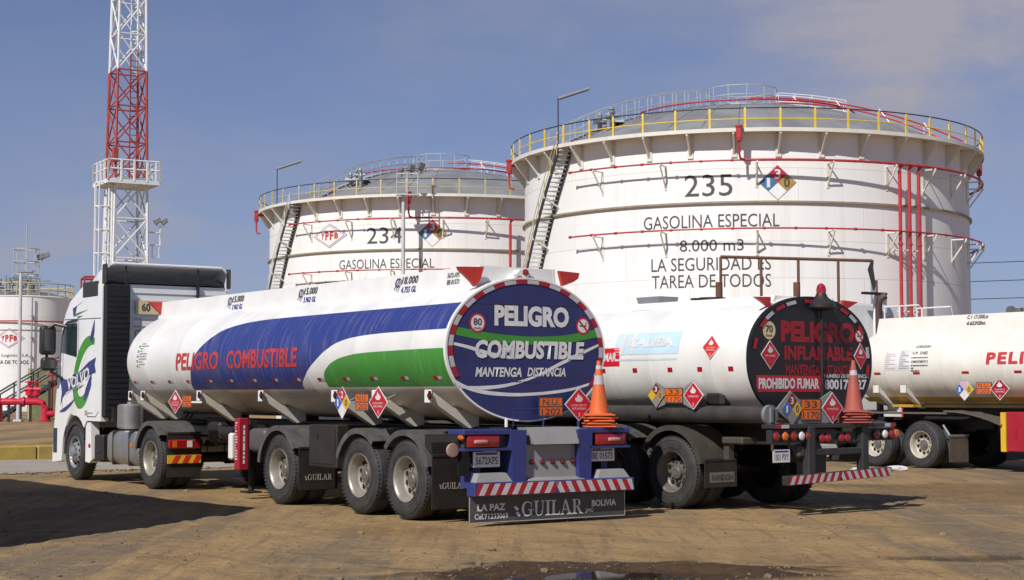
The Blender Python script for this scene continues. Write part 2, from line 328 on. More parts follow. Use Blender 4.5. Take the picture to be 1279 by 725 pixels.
def thing(name, label, cat, loc=(0, 0, 0), rz=0.0, group=None):
    o = bpy.data.objects.new(name, None); COL.objects.link(o); o.location = loc; o.rotation_euler = (0, 0, rz); o.empty_display_size = 0.3
    return tag(o, label, cat, group)
def dup(o, parent, loc=None, rot=None):
    c = o.copy(); COL.objects.link(c); c.parent = parent
    if loc is not None: c.location = loc
    if rot is not None: c.rotation_euler = rot
    for ch in list(o.children): dup(ch, c)
    return c

# ------------------------------------------------------------------ lettering
def text(s, fn, w, h, m, parent, name='lettering', bold=0.0, shear=0.0, su=None, sv_=None, spacing=1.0):
    cu = bpy.data.curves.new('t', 'FONT'); cu.body = s; cu.fill_mode = 'FRONT'; cu.offset = bold; cu.shear = shear; cu.space_character = spacing; cu.resolution_u = 3
    ob = bpy.data.objects.new('t', cu); COL.objects.link(ob)
    bpy.context.view_layer.update()
    me = bpy.data.meshes.new_from_object(ob.evaluated_get(bpy.context.evaluated_depsgraph_get()))
    bpy.data.objects.remove(ob); bpy.data.curves.remove(cu)
    bm = bmesh.new(); bm.from_mesh(me); bpy.data.meshes.remove(me)
    xs = [v.co.x for v in bm.verts]; ys = [v.co.y for v in bm.verts]
    if not xs: return None
    x0, x1, y0, y1 = min(xs), max(xs), min(ys), max(ys)
    for v in bm.verts: v.co = Vector(((v.co.x-x0)/(x1-x0)*w-w/2, (v.co.y-y0)/(y1-y0)*h-h/2, 0))
    def cut(step, ax, lim):
        k = -lim/2+step
        while k < lim/2-1e-4:
            co = Vector((k, 0, 0)) if ax == 0 else Vector((0, k, 0)); nn = Vector((1, 0, 0)) if ax == 0 else Vector((0, 1, 0))
            bmesh.ops.bisect_plane(bm, geom=list(bm.verts)+list(bm.edges)+list(bm.faces), plane_co=co, plane_no=nn); k += step
    if su: cut(su, 0, w)
    if sv_: cut(sv_, 1, h)
    for v in bm.verts: v.co = fn(v.co.x, v.co.y)
    me = bpy.data.meshes.new(name); bm.to_mesh(me); bm.free(); me.materials.append(m)
    o = bpy.data.objects.new(name, me); COL.objects.link(o); o.parent = parent
    return o
def plane(o, U, W):
    o = Vector(o); U = Vector(U); W = Vector(W); return lambda u, v: o+U*u+W*v
def sideplane(x, y, z): return plane((x, y, z), (0, -1, 0), (0, 0, 1))      # seen from the left of a vehicle
def rearplane(x, y, z): return plane((x, y, z), (1, 0, 0), (0, 0, 1))       # seen from behind
def super_pt(a, b, zc, th, e=2.0):
    c, s = math.cos(th), math.sin(th)
    return (-a*math.copysign(abs(c)**(2/e), c), zc+b*math.copysign(abs(s)**(2/e), s))
def ellside(a, b, zc, y0, z0, off=0.004, e=2.0):
    """map (u,v) on the left flank of a tank; u runs rearward, v up along the skin"""
    th = np.linspace(-PI/2, PI/2, 721); P = np.array([super_pt(a, b, zc, t, e) for t in th])
    ds = np.r_[0, np.cumsum(np.hypot(*np.diff(P, axis=0).T))]
    s0 = np.interp(z0, P[:, 1], ds)
    T = np.gradient(P, ds, axis=0); Nn = np.stack([-T[:, 1], T[:, 0]], 1)
    def f(u, v):
        q = s0+v; x = np.interp(q, ds, P[:, 0]); z = np.interp(q, ds, P[:, 1]); nx = np.interp(q, ds, Nn[:, 0]); nz = np.interp(q, ds, Nn[:, 1])
        return Vector((x+nx*off, y0-u, z+nz*off))
    return f
def sheet(fn, w, h, m, parent, name, nu=1, nv=6):
    b = MB(); g = [[b.bm.verts.new(fn(-w/2+w*i/nu, -h/2+h*j/nv)) for i in range(nu+1)] for j in range(nv+1)]
    for j in range(nv):
        for i in range(nu): b.bm.faces.new((g[j][i], g[j][i+1], g[j+1][i+1], g[j+1][i]))
    return b.build(name, m, parent, recalc=False)
def shape(fn, pts, m, parent, name, off=0.0, cuts=None):
    b = MB(); b.face([fn(u, v) for u, v in pts]); o = b.build(name, m, parent, smooth=0, recalc=False); return o
def ribbon(fn, pts, wd, m, parent, name):
    """band of width wd following a smoothed polyline in (u,v)"""
    P = np.array(pts, float); n = 40
    t = np.r_[0, np.cumsum(np.hypot(*np.diff(P, axis=0).T))]; tt = np.linspace(0, t[-1], n)
    # Catmull-Rom through numpy: cubic smoothing by repeated averaging
    Q = np.stack([np.interp(tt, t, P[:, 0]), np.interp(tt, t, P[:, 1])], 1)
    for _ in range(12): Q[1:-1] = (Q[:-2]+2*Q[1:-1]+Q[2:])/4
    D = np.gradient(Q, axis=0); D /= np.hypot(D[:, 0], D[:, 1])[:, None]; Nn = np.stack([-D[:, 1], D[:, 0]], 1)
    wd = np.interp(np.linspace(0, 1, n), np.linspace(0, 1, len(wd)), wd) if hasattr(wd, '__len__') else np.full(n, wd)
    b = MB()
    for i in range(n-1):
        a0 = Q[i]+Nn[i]*wd[i]/2; a1 = Q[i]-Nn[i]*wd[i]/2; b0 = Q[i+1]+Nn[i+1]*wd[i+1]/2; b1 = Q[i+1]-Nn[i+1]*wd[i+1]/2
        b.face([fn(*a1), fn(*b1), fn(*b0), fn(*a0)])
    bmesh.ops.remove_doubles(b.bm, verts=b.bm.verts, dist=1e-5)
    return b.build(name, m, parent, smooth=0, recalc=False)
def disc_pts(r, n=28, cx=0, cy=0, k=1.0): return [(cx+r*math.cos(2*PI*i/n), cy+r*k*math.sin(2*PI*i/n)) for i in range(n)]

# layered sign plates ------------------------------------------------------------------
def lift(fn, d, nrm):
    nrm = Vector(nrm)*d; return lambda u, v: fn(u, v)+nrm
def plate(fn, pts, nrm, th, m, parent, name):
    b = MB(); b.ext([fn(u, v)-Vector(nrm)*th for u, v in pts], Vector(nrm)*th); return b.build(name, m, parent, smooth=0)
FLAME = [(-.10, -.16), (-.19, -.05), (-.16, .08), (-.10, .02), (-.09, .16), (-.01, .30), (0.0, .14), (.07, .20), (.08, .06), (.14, .12), (.18, -.04), (.10, -.16)]
def flame_diamond(fn, nrm, hw, hh, parent, words=None, m=None, digit='3'):
    p = plate(fn, [(0, -hh), (hw, 0), (0, hh), (-hw, 0)], nrm, 0.006, lettergrey, parent, 'flammable_placard')
    shape(lift(fn, 0.002, nrm), [(0, -hh*.92), (hw*.92, 0), (0, hh*.92), (-hw*.92, 0)], m or placred, p, 'placard_face')
    f2 = lift(fn, 0.004, nrm)
    shape(f2, [(u*hw*1.5, hh*0.33+v*hh*1.15) for u, v in FLAME], lettergrey, p, 'flame_symbol')
    if words:
        for i, wd in enumerate(words):
            text(wd, (lambda i: lambda u, v: f2(u, v-hh*(0.06+0.19*i)))(i), hw*(1.05-0.1*i), hh*0.13, lettergrey, p)
    if digit: text(digit, lambda u, v: f2(u, v-hh*0.62), hw*0.13, hh*0.22, lettergrey, p)
    return p
def fire_diamond(fn, nrm, hw, hh, parent, digits=('2', '1', '0'), cols=None, big=0.42, whitem=None, name='hazard_diamond', base=None):
    cols = cols or (placred, nblue, nyel)
    p = plate(fn, [(0, -hh), (hw, 0), (0, hh), (-hw, 0)], nrm, 0.006, base or lettergrey, parent, name)
    f1 = lift(fn, 0.002, nrm); f2 = lift(fn, 0.004, nrm); q = 0.475
    cs = [((0, .5), cols[0], digits[0], lettergrey), ((-.5, 0), cols[1], digits[1], lettergrey), ((.5, 0), cols[2], digits[2], letterdark)]
    for (cx, cy), m, d, tm in cs:
        shape(f1, [((cx)*hw, (cy-q)*hh), ((cx+q)*hw, cy*hh), (cx*hw, (cy+q)*hh), ((cx-q)*hw, cy*hh)], m, p, 'diamond_field')
        if d: text(d, (lambda cx, cy: lambda u, v: f2(u+cx*hw, v+cy*hh))(cx, cy), hw*big*(.45 if d == '1' else .72), hh*big, tm, p, bold=0.02)
    return p
def un_plate(fn, nrm, w, h, parent, top, bot):
    p = plate(fn, [(-w/2, -h/2), (w/2, -h/2), (w/2, h/2), (-w/2, h/2)], nrm, 0.006, letterdark, parent, 'orange_number_plate')
    f1 = lift(fn, 0.002, nrm); f2 = lift(fn, 0.004, nrm); e = 0.04*w
    shape(f1, [(-w/2+e, 0.008), (w/2-e, 0.008), (w/2-e, h/2-e), (-w/2+e, h/2-e)], orange, p, 'plate_field')
    shape(f1, [(-w/2+e, -h/2+e), (w/2-e, -h/2+e), (w/2-e, -0.008), (-w/2+e, -0.008)], orange, p, 'plate_field')
    text(top, lambda u, v: f2(u, v+h*.245), w*(.62 if len(top) < 4 else .7), h*.32, letterdark, p, bold=0.012)
    text(bot, lambda u, v: f2(u, v-h*.245), w*.8, h*.32, letterdark, p, bold=0.012)
    return p
def stripes(b, x0, x1, z0, z1, y, n, mid):
    """red/white chevron bars on a rear bumper, one sheet with two materials"""
    wd = (x1-x0)/n
    for i in range(n):
        xa = x0+i*wd
        for k, (f0, f1) in enumerate(((0, .5), (.5, 1))):
            a, c = xa+f0*wd, xa+f1*wd; sl = (z1-z0)*0.55*(1 if (a+c)/2 < mid else -1)
            cl = lambda q: min(max(q, x0), x1)
            b.face([(cl(a-sl*.5), y, z0), (cl(c-sl*.5), y, z0), (cl(c+sl*.5), y, z1), (cl(a+sl*.5), y, z1)], mi=k)

# ------------------------------------------------------------------ running gear
WH = {}
def wheel_proto(kind):
    if kind in WH: return WH[kind]
    """wheel whose outer face is at x=0 and that lies towards +x"""
    b = MB(); dual = kind.startswith('dual'); Ro = 0.52
    def tyre(x0):
        pr = [(0.035, .285), (0.012, .305), (0.0, .36), (0.002, .42), (0.012, .47), (0.035, .505), (.055, .516), (.085, .519), (.087, .507), (.097, .507), (.099, .52), (.133, .5205), (.135, .508), (.147, .508),
              (.149, .5205), (.183, .52), (.185, .507), (.195, .507), (.197, .519), (.227, .516), (.247, .505), (.27, .47), (.28, .42), (.282, .36), (.27, .305), (.247, .285)]
        b.lathe(pr, c=(x0, 0, 0), axis='x', n=56)
        for i in range(56):       # shoulder lugs
            a = 2*PI*i/56
            for xx in (0.03, 0.252):
                c = (x0+xx, .507*math.cos(a), .507*math.sin(a)); b.box(c, (.042, .032, .006), rot=Matrix.Rotation(a-PI/2, 3, 'X'), bevel=.003)
        b.lathe([(-.001, .345), (-.004, .35), (-.001, .355)], c=(x0, 0, 0), axis='x', n=48)
        b.lathe([(.003, .445), (.0, .45), (.006, .455)], c=(x0, 0, 0), axis='x', n=48)
    tyre(0)
    if dual: tyre(.33)
    w = b.build('wheel', rubber, None); r = MB()
    if dual or kind == 'single_trailer':
        pr = [(.05, .284), (.012, .300), (.0, .298), (.006, .286), (.03, .268), (.10, .256), (.13, .247), (.148, .222), (.152, .16), (.153, .115), (.13, .105), (.115, .098), (.108, .07), (.106, .0)]
        r.lathe(pr, axis='x', n=48)
        for i in range(10):
            a = 2*PI*(i+.5)/10; c = V(.147, .190*math.cos(a), .192*math.sin(a)); r.cyl(c+V(.02, 0, 0), c+V(-.006, 0, 0), .034, n=14, mi=1)
            a = 2*PI*i/10; c = V(.152, .138*math.cos(a), .138*math.sin(a)); r.cyl(c, c+V(-.03, 0, 0), .014, n=6)
        r.cyl((.14, 0, 0), (.098, 0, 0), .106, .098, n=20, mi=2); r.cyl((.098, 0, 0), (.085, 0, 0), .07, .06, n=18, mi=2)
    else:
        pr = [(.05, .284), (.012, .300), (.0, .298), (.006, .286), (.03, .266), (.06, .25), (.05, .22), (.005, .17), (-.01, .13), (-.012, .11), (-.045, .10), (-.06, .075), (-.06, 0)]
        r.lathe(pr, axis='x', n=48)
        for i in range(10):
            a = 2*PI*(i+.5)/10; c = V(.036, .212*math.cos(a), .212*math.sin(a)); r.cyl(c+V(.02, 0, 0), c+V(-.02, 0, 0), .027, n=14, mi=1)
            a = 2*PI*i/10; c = V(-.01, .143*math.cos(a), .143*math.sin(a)); r.cyl(c, c+V(-.04, 0, 0), .015, n=6)
    rm = {'dual': steelrim, 'dual_white': whiterim, 'single': grillegrey, 'dual_dark': darkrim}[kind]
    r.build('rim', [rm, hole, mat('hub_grey', (.16, .155, .145, 1), .5, metal=.3, dust=.3, dustcol=DUST)], w)
    WH[kind] = w; w.hide_render = False; return w
def place_wheel(kind, parent, y, side, xo=1.25, z=.52, first=[set()]):
    p = wheel_proto(kind)
    spin = random.uniform(0, 6)
    loc = (-xo, y, z) if side < 0 else (xo, y, z); rot = (spin, 0, 0) if side < 0 else (spin, 0, PI)
    if kind not in first[0]:
        first[0].add(kind); p.parent = parent; p.location = loc; p.rotation_euler = rot; return p
    return dup(p, parent, loc, rot)
def axle(parent, y, r=.065): return MB().cyl((-.95, y, .52), (.95, y, .52), r, n=12).build('axle', black, parent)
def fender(parent, y, m, side=-1, r=.64, a0=12, a1=160, x0=1.27, x1=.62, z=.52, tail=None, name='fender'):
    b = MB(); n = 22; secs = []
    X0, X1 = side*x0, side*x1
    pts = [(y+r*math.cos(R_(a0+(a1-a0)*i/n)), z+r*math.sin(R_(a0+(a1-a0)*i/n))) for i in range(n+1)]
    if tail: pts = pts+tail
    inn = []
    for i, p in enumerate(pts):
        a = Vector(pts[max(i-1, 0)]); c = Vector(pts[min(i+1, len(pts)-1)]); t = (c-a).normalized(); nn = Vector((-t.y, t.x))
        inn.append((p[0]+nn.x*.018, p[1]+nn.y*.018))
    for (py, pz), (qy, qz) in zip(pts, inn):
        secs.append([(X0, py, pz), (X1, py, pz), (X1, qy, qz), (X0, qy, qz)])
    b.loft(secs)
    # outer lip turned down toward the tyre
    secs = []
    for i, p in enumerate(pts):
        a = Vector(pts[max(i-1, 0)]); c = Vector(pts[min(i+1, len(pts)-1)]); t = (c-a).normalized(); nn = Vector((-t.y, t.x))
        q = (p[0]+nn.x*.075, p[1]+nn.y*.075); e = side*.014
        secs.append([(X0-e*.2, p[0], p[1]), (X0+e, p[0], p[1]), (X0+e, q[0], q[1]), (X0-e*.2, q[0], q[1])])
    b.loft(secs)
    return b.build(name, m, parent)
def mudflap(parent, y, x0, x1, z0, z1, m=None):
    b = MB(); b.box(((x0+x1)/2, y, (z0+z1)/2), (abs(x1-x0), .012, z1-z0), bevel=.004)
    b.box(((x0+x1)/2, y-.006, z1-.02), (abs(x1-x0), .02, .035), bevel=.004)
    return b.build('mudflap', m or blackplastic, parent)
def guilar(fn, w, h, parent, m=lettergrey):
    """serif company lettering with the small double slash in front, drawn stroke by stroke"""
    b = MB(); k = w/5.05
    def poly(x, pts): b.face([fn(-w/2+(x+u)*k, (v-.5)*h) for u, v in pts])
    def bar(x, u0, u1, v0, v1): poly(x, [(u0, v0), (u1, v0), (u1, v1), (u0, v1)])
    def arc(x, cx, cy, rx, ry, a0, a1, t0, t1, n=14):
        for i in range(n):
            P = []
            for a, tt in ((a0+(a1-a0)*i/n, i/n), (a0+(a1-a0)*(i+1)/n, (i+1)/n)):
                t = t0+(t1-t0)*math.sin(tt*PI); c_, s_ = math.cos(R_(a)), math.sin(R_(a)); P.append(((cx+rx*c_, cy+ry*s_), (cx+(rx-t)*c_, cy+(ry-t*.6)*s_)))
            poly(x, [P[0][0], P[1][0], P[1][1], P[0][1]])
    arc(0, .46, .5, .44, .5, 45, 325, .07, .21); bar(0, .68, .86, 0.08, .44); bar(0, .56, .95, .40, .47); bar(0, .78, .84, .62, .95)     # G
    x = 1.02; bar(x, .10, .28, .32, .96); bar(x, .68, .76, .32, .96); arc(x, .43, .34, .33, .34, 180, 360, .18, .10); bar(x, 0, .38, .93, 1); bar(x, .58, .86, .93, 1)     # U
    x = 1.94; bar(x, .13, .32, .05, .95); bar(x, 0, .45, .93, 1); bar(x, 0, .45, 0, .07)     # I
    x = 2.44; bar(x, .10, .29, .05, .95); bar(x, 0, .42, .93, 1); bar(x, 0, .68, 0, .08); poly(x, [(.60, .08), (.72, .08), (.72, .30), (.67, .30)])     # L
    x = 3.18; poly(x, [(.38, 1), (.50, 1), (.20, .05), (.12, .05)]); poly(x, [(.38, 1), (.52, 1), (.88, .05), (.67, .05)]); bar(x, .26, .66, .30, .38); bar(x, .02, .32, 0, .07); bar(x, .56, .98, 0, .07)     # A
    x = 4.18; bar(x, .10, .29, .05, .95); bar(x, 0, .42, .93, 1); bar(x, 0, .40, 0, .07); arc(x, .40, .74, .30, .26, 90, -90, .05, .19); bar(x, .29, .42, .93, 1); bar(x, .29, .42, .48, .55); poly(x, [(.34, .50), (.54, .50), (.86, 0), (.64, 0)]); bar(x, .64, .92, 0, .06)     # R
    t = b.build('lettering', m, parent, smooth=0, recalc=False)
    s = MB()
    for u, v in ((-.62, .62), (-.47, .24)): s.face([fn(-w/2+(u)*k, (v-.5)*h), fn(-w/2+(u+.16)*k, (v-.5)*h+.12*h), fn(-w/2+(u+.44)*k, (v-.5)*h-.1*h), fn(-w/2+(u+.30)*k, (v-.5)*h-.24*h)])
    s.build('slash_mark', m, t, smooth=0, recalc=False)
    return t
def tank_body(parent, a, b_, zc, y0, y1, m, e=2.0, n=72, front_round=.25, name='tank'):
    def sec(y, k): return [(lambda p: (p[0]*k, y, zc+(p[1]-zc)*k))(super_pt(a, b_, zc, 2*PI*i/n, e)) for i in range(n)]
    S = [sec(y0, 1.0), sec(y0+.06, 1.0)]
    m_ = 14
    for i in range(1, m_):
        yy = y0+.06+(y1-front_round-y0-.06)*i/m_; S.append(sec(yy, 1.0))
        if i % 2: S += [sec(yy+.012, 1.0018), sec(yy+.024, 1.0018), sec(yy+.036, 1.0)]
    for t in (0, .25, .5, .75, .9, 1.0):
        S.append(sec(y1-front_round+front_round*math.sin(t*PI/2), .72+.28*math.cos(t*PI/2)**.7 if t < 1 else .70))
    b = MB(); b.loft(S, caps=True); return b.build(name, m, parent)
def rear_ring(parent, a, b_, zc, y, m, e=2.0, k0=.985, k1=1.0, name='rim_band'):
    b = MB(); n = 90
    for i in range(n):
        P = [super_pt(a, b_, zc, 2*PI*(i+j)/n, e) for j in (0, 1)]
        q = lambda p, k, yy: (p[0]*k, yy, zc+(p[1]-zc)*k)
        b.face([q(P[0], k0, y), q(P[1], k0, y), q(P[1], k1, y), q(P[0], k1, y)])
        b.face([q(P[0], k1, y), q(P[1], k1, y), q(P[1], k1, y+.05), q(P[0], k1, y+.05)])
    bmesh.ops.remove_doubles(b.bm, verts=b.bm.verts, dist=1e-5)
    return b.build(name, m, parent)
def chassis(parent, y0, y1, z0=.93, z1=1.2, x=.43, ymid=()):
    b = MB()
    for s in (-1, 1):
        b.box((s*x, (y0+y1)/2, z1-.01), (.16, y1-y0, .02)); b.box((s*x, (y0+y1)/2, z0+.01), (.16, y1-y0, .02)); b.box((s*x, (y0+y1)/2, (z0+z1)/2), (.014, y1-y0, z1-z0-.04))
    k = y0+.1
    while k < y1: b.box((0, k, (z0+z1)/2), (2*x, .1, .14)); k += 1.1
    for y in ymid:
        for s in (-1, 1):
            b.box((s*.46, y+.55, .74), (.09, .26, .40), bevel=.03); b.box((s*.46, y, .60), (.08, 1.15, .07), bevel=.02); b.box((s*.46, y, .66), (.08, .7, .05)); b.cyl((s*.62, y-.12, .70), (s*.62, y+.16, .70), .1, n=14)
        b.cyl((-.25, y+.3, .82), (.25, y+.3, .82), .13, n=14)
    return b.build('chassis', black, parent)
def flag(parent, pts, y, m=flagred):
    b = MB(); b.ext([(x, y, z) for x, z in pts], (0, .05, 0)); return b.build('warning_flag', m, parent, smooth=0)
def flank_reflectors(parent, fn_at, ys, wr=.11, ww=.09, h=.05, two=True):
    for y in ys:
        f = fn_at(y); b = MB()
        u0 = -wr
        for k, (a, c) in enumerate(((-wr, 0), (0, ww)) if two else ((-wr, wr*.6),)):
            g = [f(a, -h/2), f(c, -h/2), f(c, h/2), f(a, h/2)]; b.face(g, mi=k)
        b.build('side_reflector', [refred, refwhite], parent, smooth=0, recalc=False)
def scribble(fn, w, h, rows, m, parent, name='small_print', seed=1):
    """rows of illegibly small print as short bars"""
    rnd = random.Random(seed); b = MB(); lh = h/rows
    for r in range(rows):
        u = -w/2; v0 = h/2-lh*(r+.8); v1 = v0+lh*.5
        while u < w/2-.03*w:
            q = min(w/2, u+rnd.uniform(.06, .2)*w); b.face([fn(u, v0), fn(q, v0), fn(q, v1), fn(u, v1)]); u = q+.03*w
            if rnd.random() < .12: break
    return b.build(name, m, parent, smooth=0, recalc=False)

# ================================================================== GROUND
def vnoise(x, y, seed=0):
    xi = np.floor(x).astype(np.int64); yi = np.floor(y).astype(np.int64); fx = x-xi; fy = y-yi
    def h(a, b):
        n = (a*374761393+b*668265263+seed*1442695041) & 0xffffffff
        n = ((n ^ (n >> 13))*1274126177) & 0xffffffff
        return ((n ^ (n >> 16)) & 0xffff)/65535.0
    sx = fx*fx*(3-2*fx); sy = fy*fy*(3-2*fy)
    return (h(xi, yi)*(1-sx)+h(xi+1, yi)*sx)*(1-sy)+(h(xi, yi+1)*(1-sx)+h(xi+1, yi+1)*sx)*sy-.5
PUD = (1.0, 14.85, 1.25, .62)      # puddle centre and half axes
PUD2 = (4.35, 16.15, .75, .22)
KO = np.array([-12.59, 40.13]); KD = np.array([math.cos(R_(35)), math.sin(R_(35))]); KN = np.array([KD[1], -KD[0]])
def pud_field(x, y, p, seed):
    d = np.hypot((x-p[0])/p[2], (y-p[1])/p[3]); return d+0.7*vnoise(x*1.6+9, y*2.6, seed)+.35*vnoise(x*5, y*7, seed+1)
def gh(x, y):
    x = np.asarray(x, float); y = np.asarray(y, float)
    hd = .6117; a = -math.sin(hd)*x+math.cos(hd)*y; c = math.cos(hd)*x+math.sin(hd)*y     # along / across the trucks
    z = .035*vnoise(x*.35, y*.35, 1)+.022*vnoise(x*1.1, y*1.1, 2)+.012*vnoise(x*3.1, y*3.1, 3)+.006*vnoise(x*8, y*8, 4)
    z += .040*vnoise(c*2.1+.6*vnoise(a*.12, c*.3, 6), a*.16, 5)+.022*vnoise(c*7, a*.35, 8)+.014*vnoise(x*5.3+y, y*5.3, 9)*np.clip(4*vnoise(x*.8, y*.8, 10), 0, 1)
    f = pud_field(x, y, PUD, 11); z -= .085*np.clip(1.25-f, 0, 1)**.8
    z += .02*np.exp(-((f-1.35)/.25)**2)
    z -= .03*np.clip(1.2-pud_field(x, y, PUD2, 14), 0, 1)
    q = (x-KO[0])*KN[0]+(y-KO[1])*KN[1]       # distance in front of the kerb
    k = np.clip((q-6.2)/1.6, 0, 1); z = z*k+(-.02)*(1-k)
    far = np.clip((np.hypot(x, y)-60)/40, 0, 1); z = z*(1-far)-.02*far
    # the vehicles have pressed the ground level where they stand
    for (ox, oy, hh) in ((-.36, 21.83, .6117), (3.24, 23.94, R_(38)), (9.94, 36.32, R_(35))):
        u = -(x-ox)*math.sin(hh)+(y-oy)*math.cos(hh); w = (x-ox)*math.cos(hh)+(y-oy)*math.sin(hh)
        m = np.clip((2.0-np.abs(w))/.7, 0, 1)*np.clip((15-np.abs(u-6))/6, 0, 1); z = z*(1-m*.88)-.006*m
    return z
def axis_(lo, fine0, fine1, hi, step, grow=1.25):
    v = list(np.arange(fine0, fine1, step)); s = step; k = fine1
    while k < hi: v.append(k); s *= grow; k += s
    v.append(hi); s = step; k = fine0-step; left = []
    while k > lo: left.append(k); s *= grow; k -= s
    return np.array([lo]+left[::-1]+v)
gx = axis_(-1500, -9, 9, 1500, .055); gy = axis_(-60, 12.0, 27, 2500, .055)
X, Y = np.meshgrid(gx, gy); Zg = gh(X, Y); nx_, ny_ = len(gx), len(gy)
me = bpy.data.meshes.new('ground'); idx = np.arange(nx_*ny_).reshape(ny_, nx_)
F = np.stack([idx[:-1, :-1], idx[:-1, 1:], idx[1:, 1:], idx[1:, :-1]], -1).reshape(-1, 4)
me.vertices.add(nx_*ny_); me.vertices.foreach_set('co', np.stack([X, Y, Zg], -1).astype(np.float32).ravel())
me.loops.add(F.size); me.loops.foreach_set('vertex_index', F.ravel().astype(np.int32)); me.polygons.add(len(F))
me.polygons.foreach_set('loop_start', np.arange(0, F.size, 4, dtype=np.int32)); me.polygons.foreach_set('loop_total', np.full(len(F), 4, dtype=np.int32))
me.update(); me.shade_smooth()
wet_shadow = np.clip((1.72-pud_field(X, Y, PUD, 11))/.35, 0, 1); wet_shadow = np.maximum(wet_shadow, .75*np.clip((1.3-pud_field(X, Y, PUD2, 14))/.5, 0, 1))
wet_shadow = np.maximum(wet_shadow, .5*np.clip((1.25-np.hypot((X-8.3)/3.6, (Y-26.8)/2.3)-.8*vnoise(X*.9, Y*.9, 31))/.3, 0, 1))  # wet soil at the right, with truck 2's cast shadow painted in
wet_shadow = np.maximum(wet_shadow, .45*np.clip((1.0-np.hypot((X+7.6)/2.2, (Y-26.8)/1.2)-1.1*vnoise(X*.9, Y*1.3, 33))/.3, 0, 1))  # darker patches of ground at the left
trk = np.zeros_like(X)
for (px_, py_, ang, bend, wdt) in ((.6, 16.0, .62, .010, .30), (2.2, 17.2, .62, .010, .30), (-3.0, 19.6, .95, -.012, .26), (-1.3, 18.5, .95, -.012, .26), (4.5, 18.8, 1.15, .008, .28), (3.4, 20.6, 1.15, .008, .28), (-2.2, 15.6, 1.25, .0, .26)):
    u_ = -(X-px_)*math.sin(ang)+(Y-py_)*math.cos(ang); v_ = (X-px_)*math.cos(ang)+(Y-py_)*math.sin(ang)-bend*u_*u_
    trk = np.maximum(trk, np.clip((wdt*.62-np.abs(v_))/.06, 0, 1)*np.clip(.75+1.6*vnoise(X*.7, Y*.7, 51), 0, 1))
at = me.attributes.new('track', 'FLOAT', 'POINT'); at.data.foreach_set('value', trk.ravel().astype(np.float32))
at = me.attributes.new('wet_shadow', 'FLOAT', 'POINT'); at.data.foreach_set('value', wet_shadow.ravel().astype(np.float32))
ground = bpy.data.objects.new('ground', me); COL.objects.link(ground); ground['kind'] = 'structure'
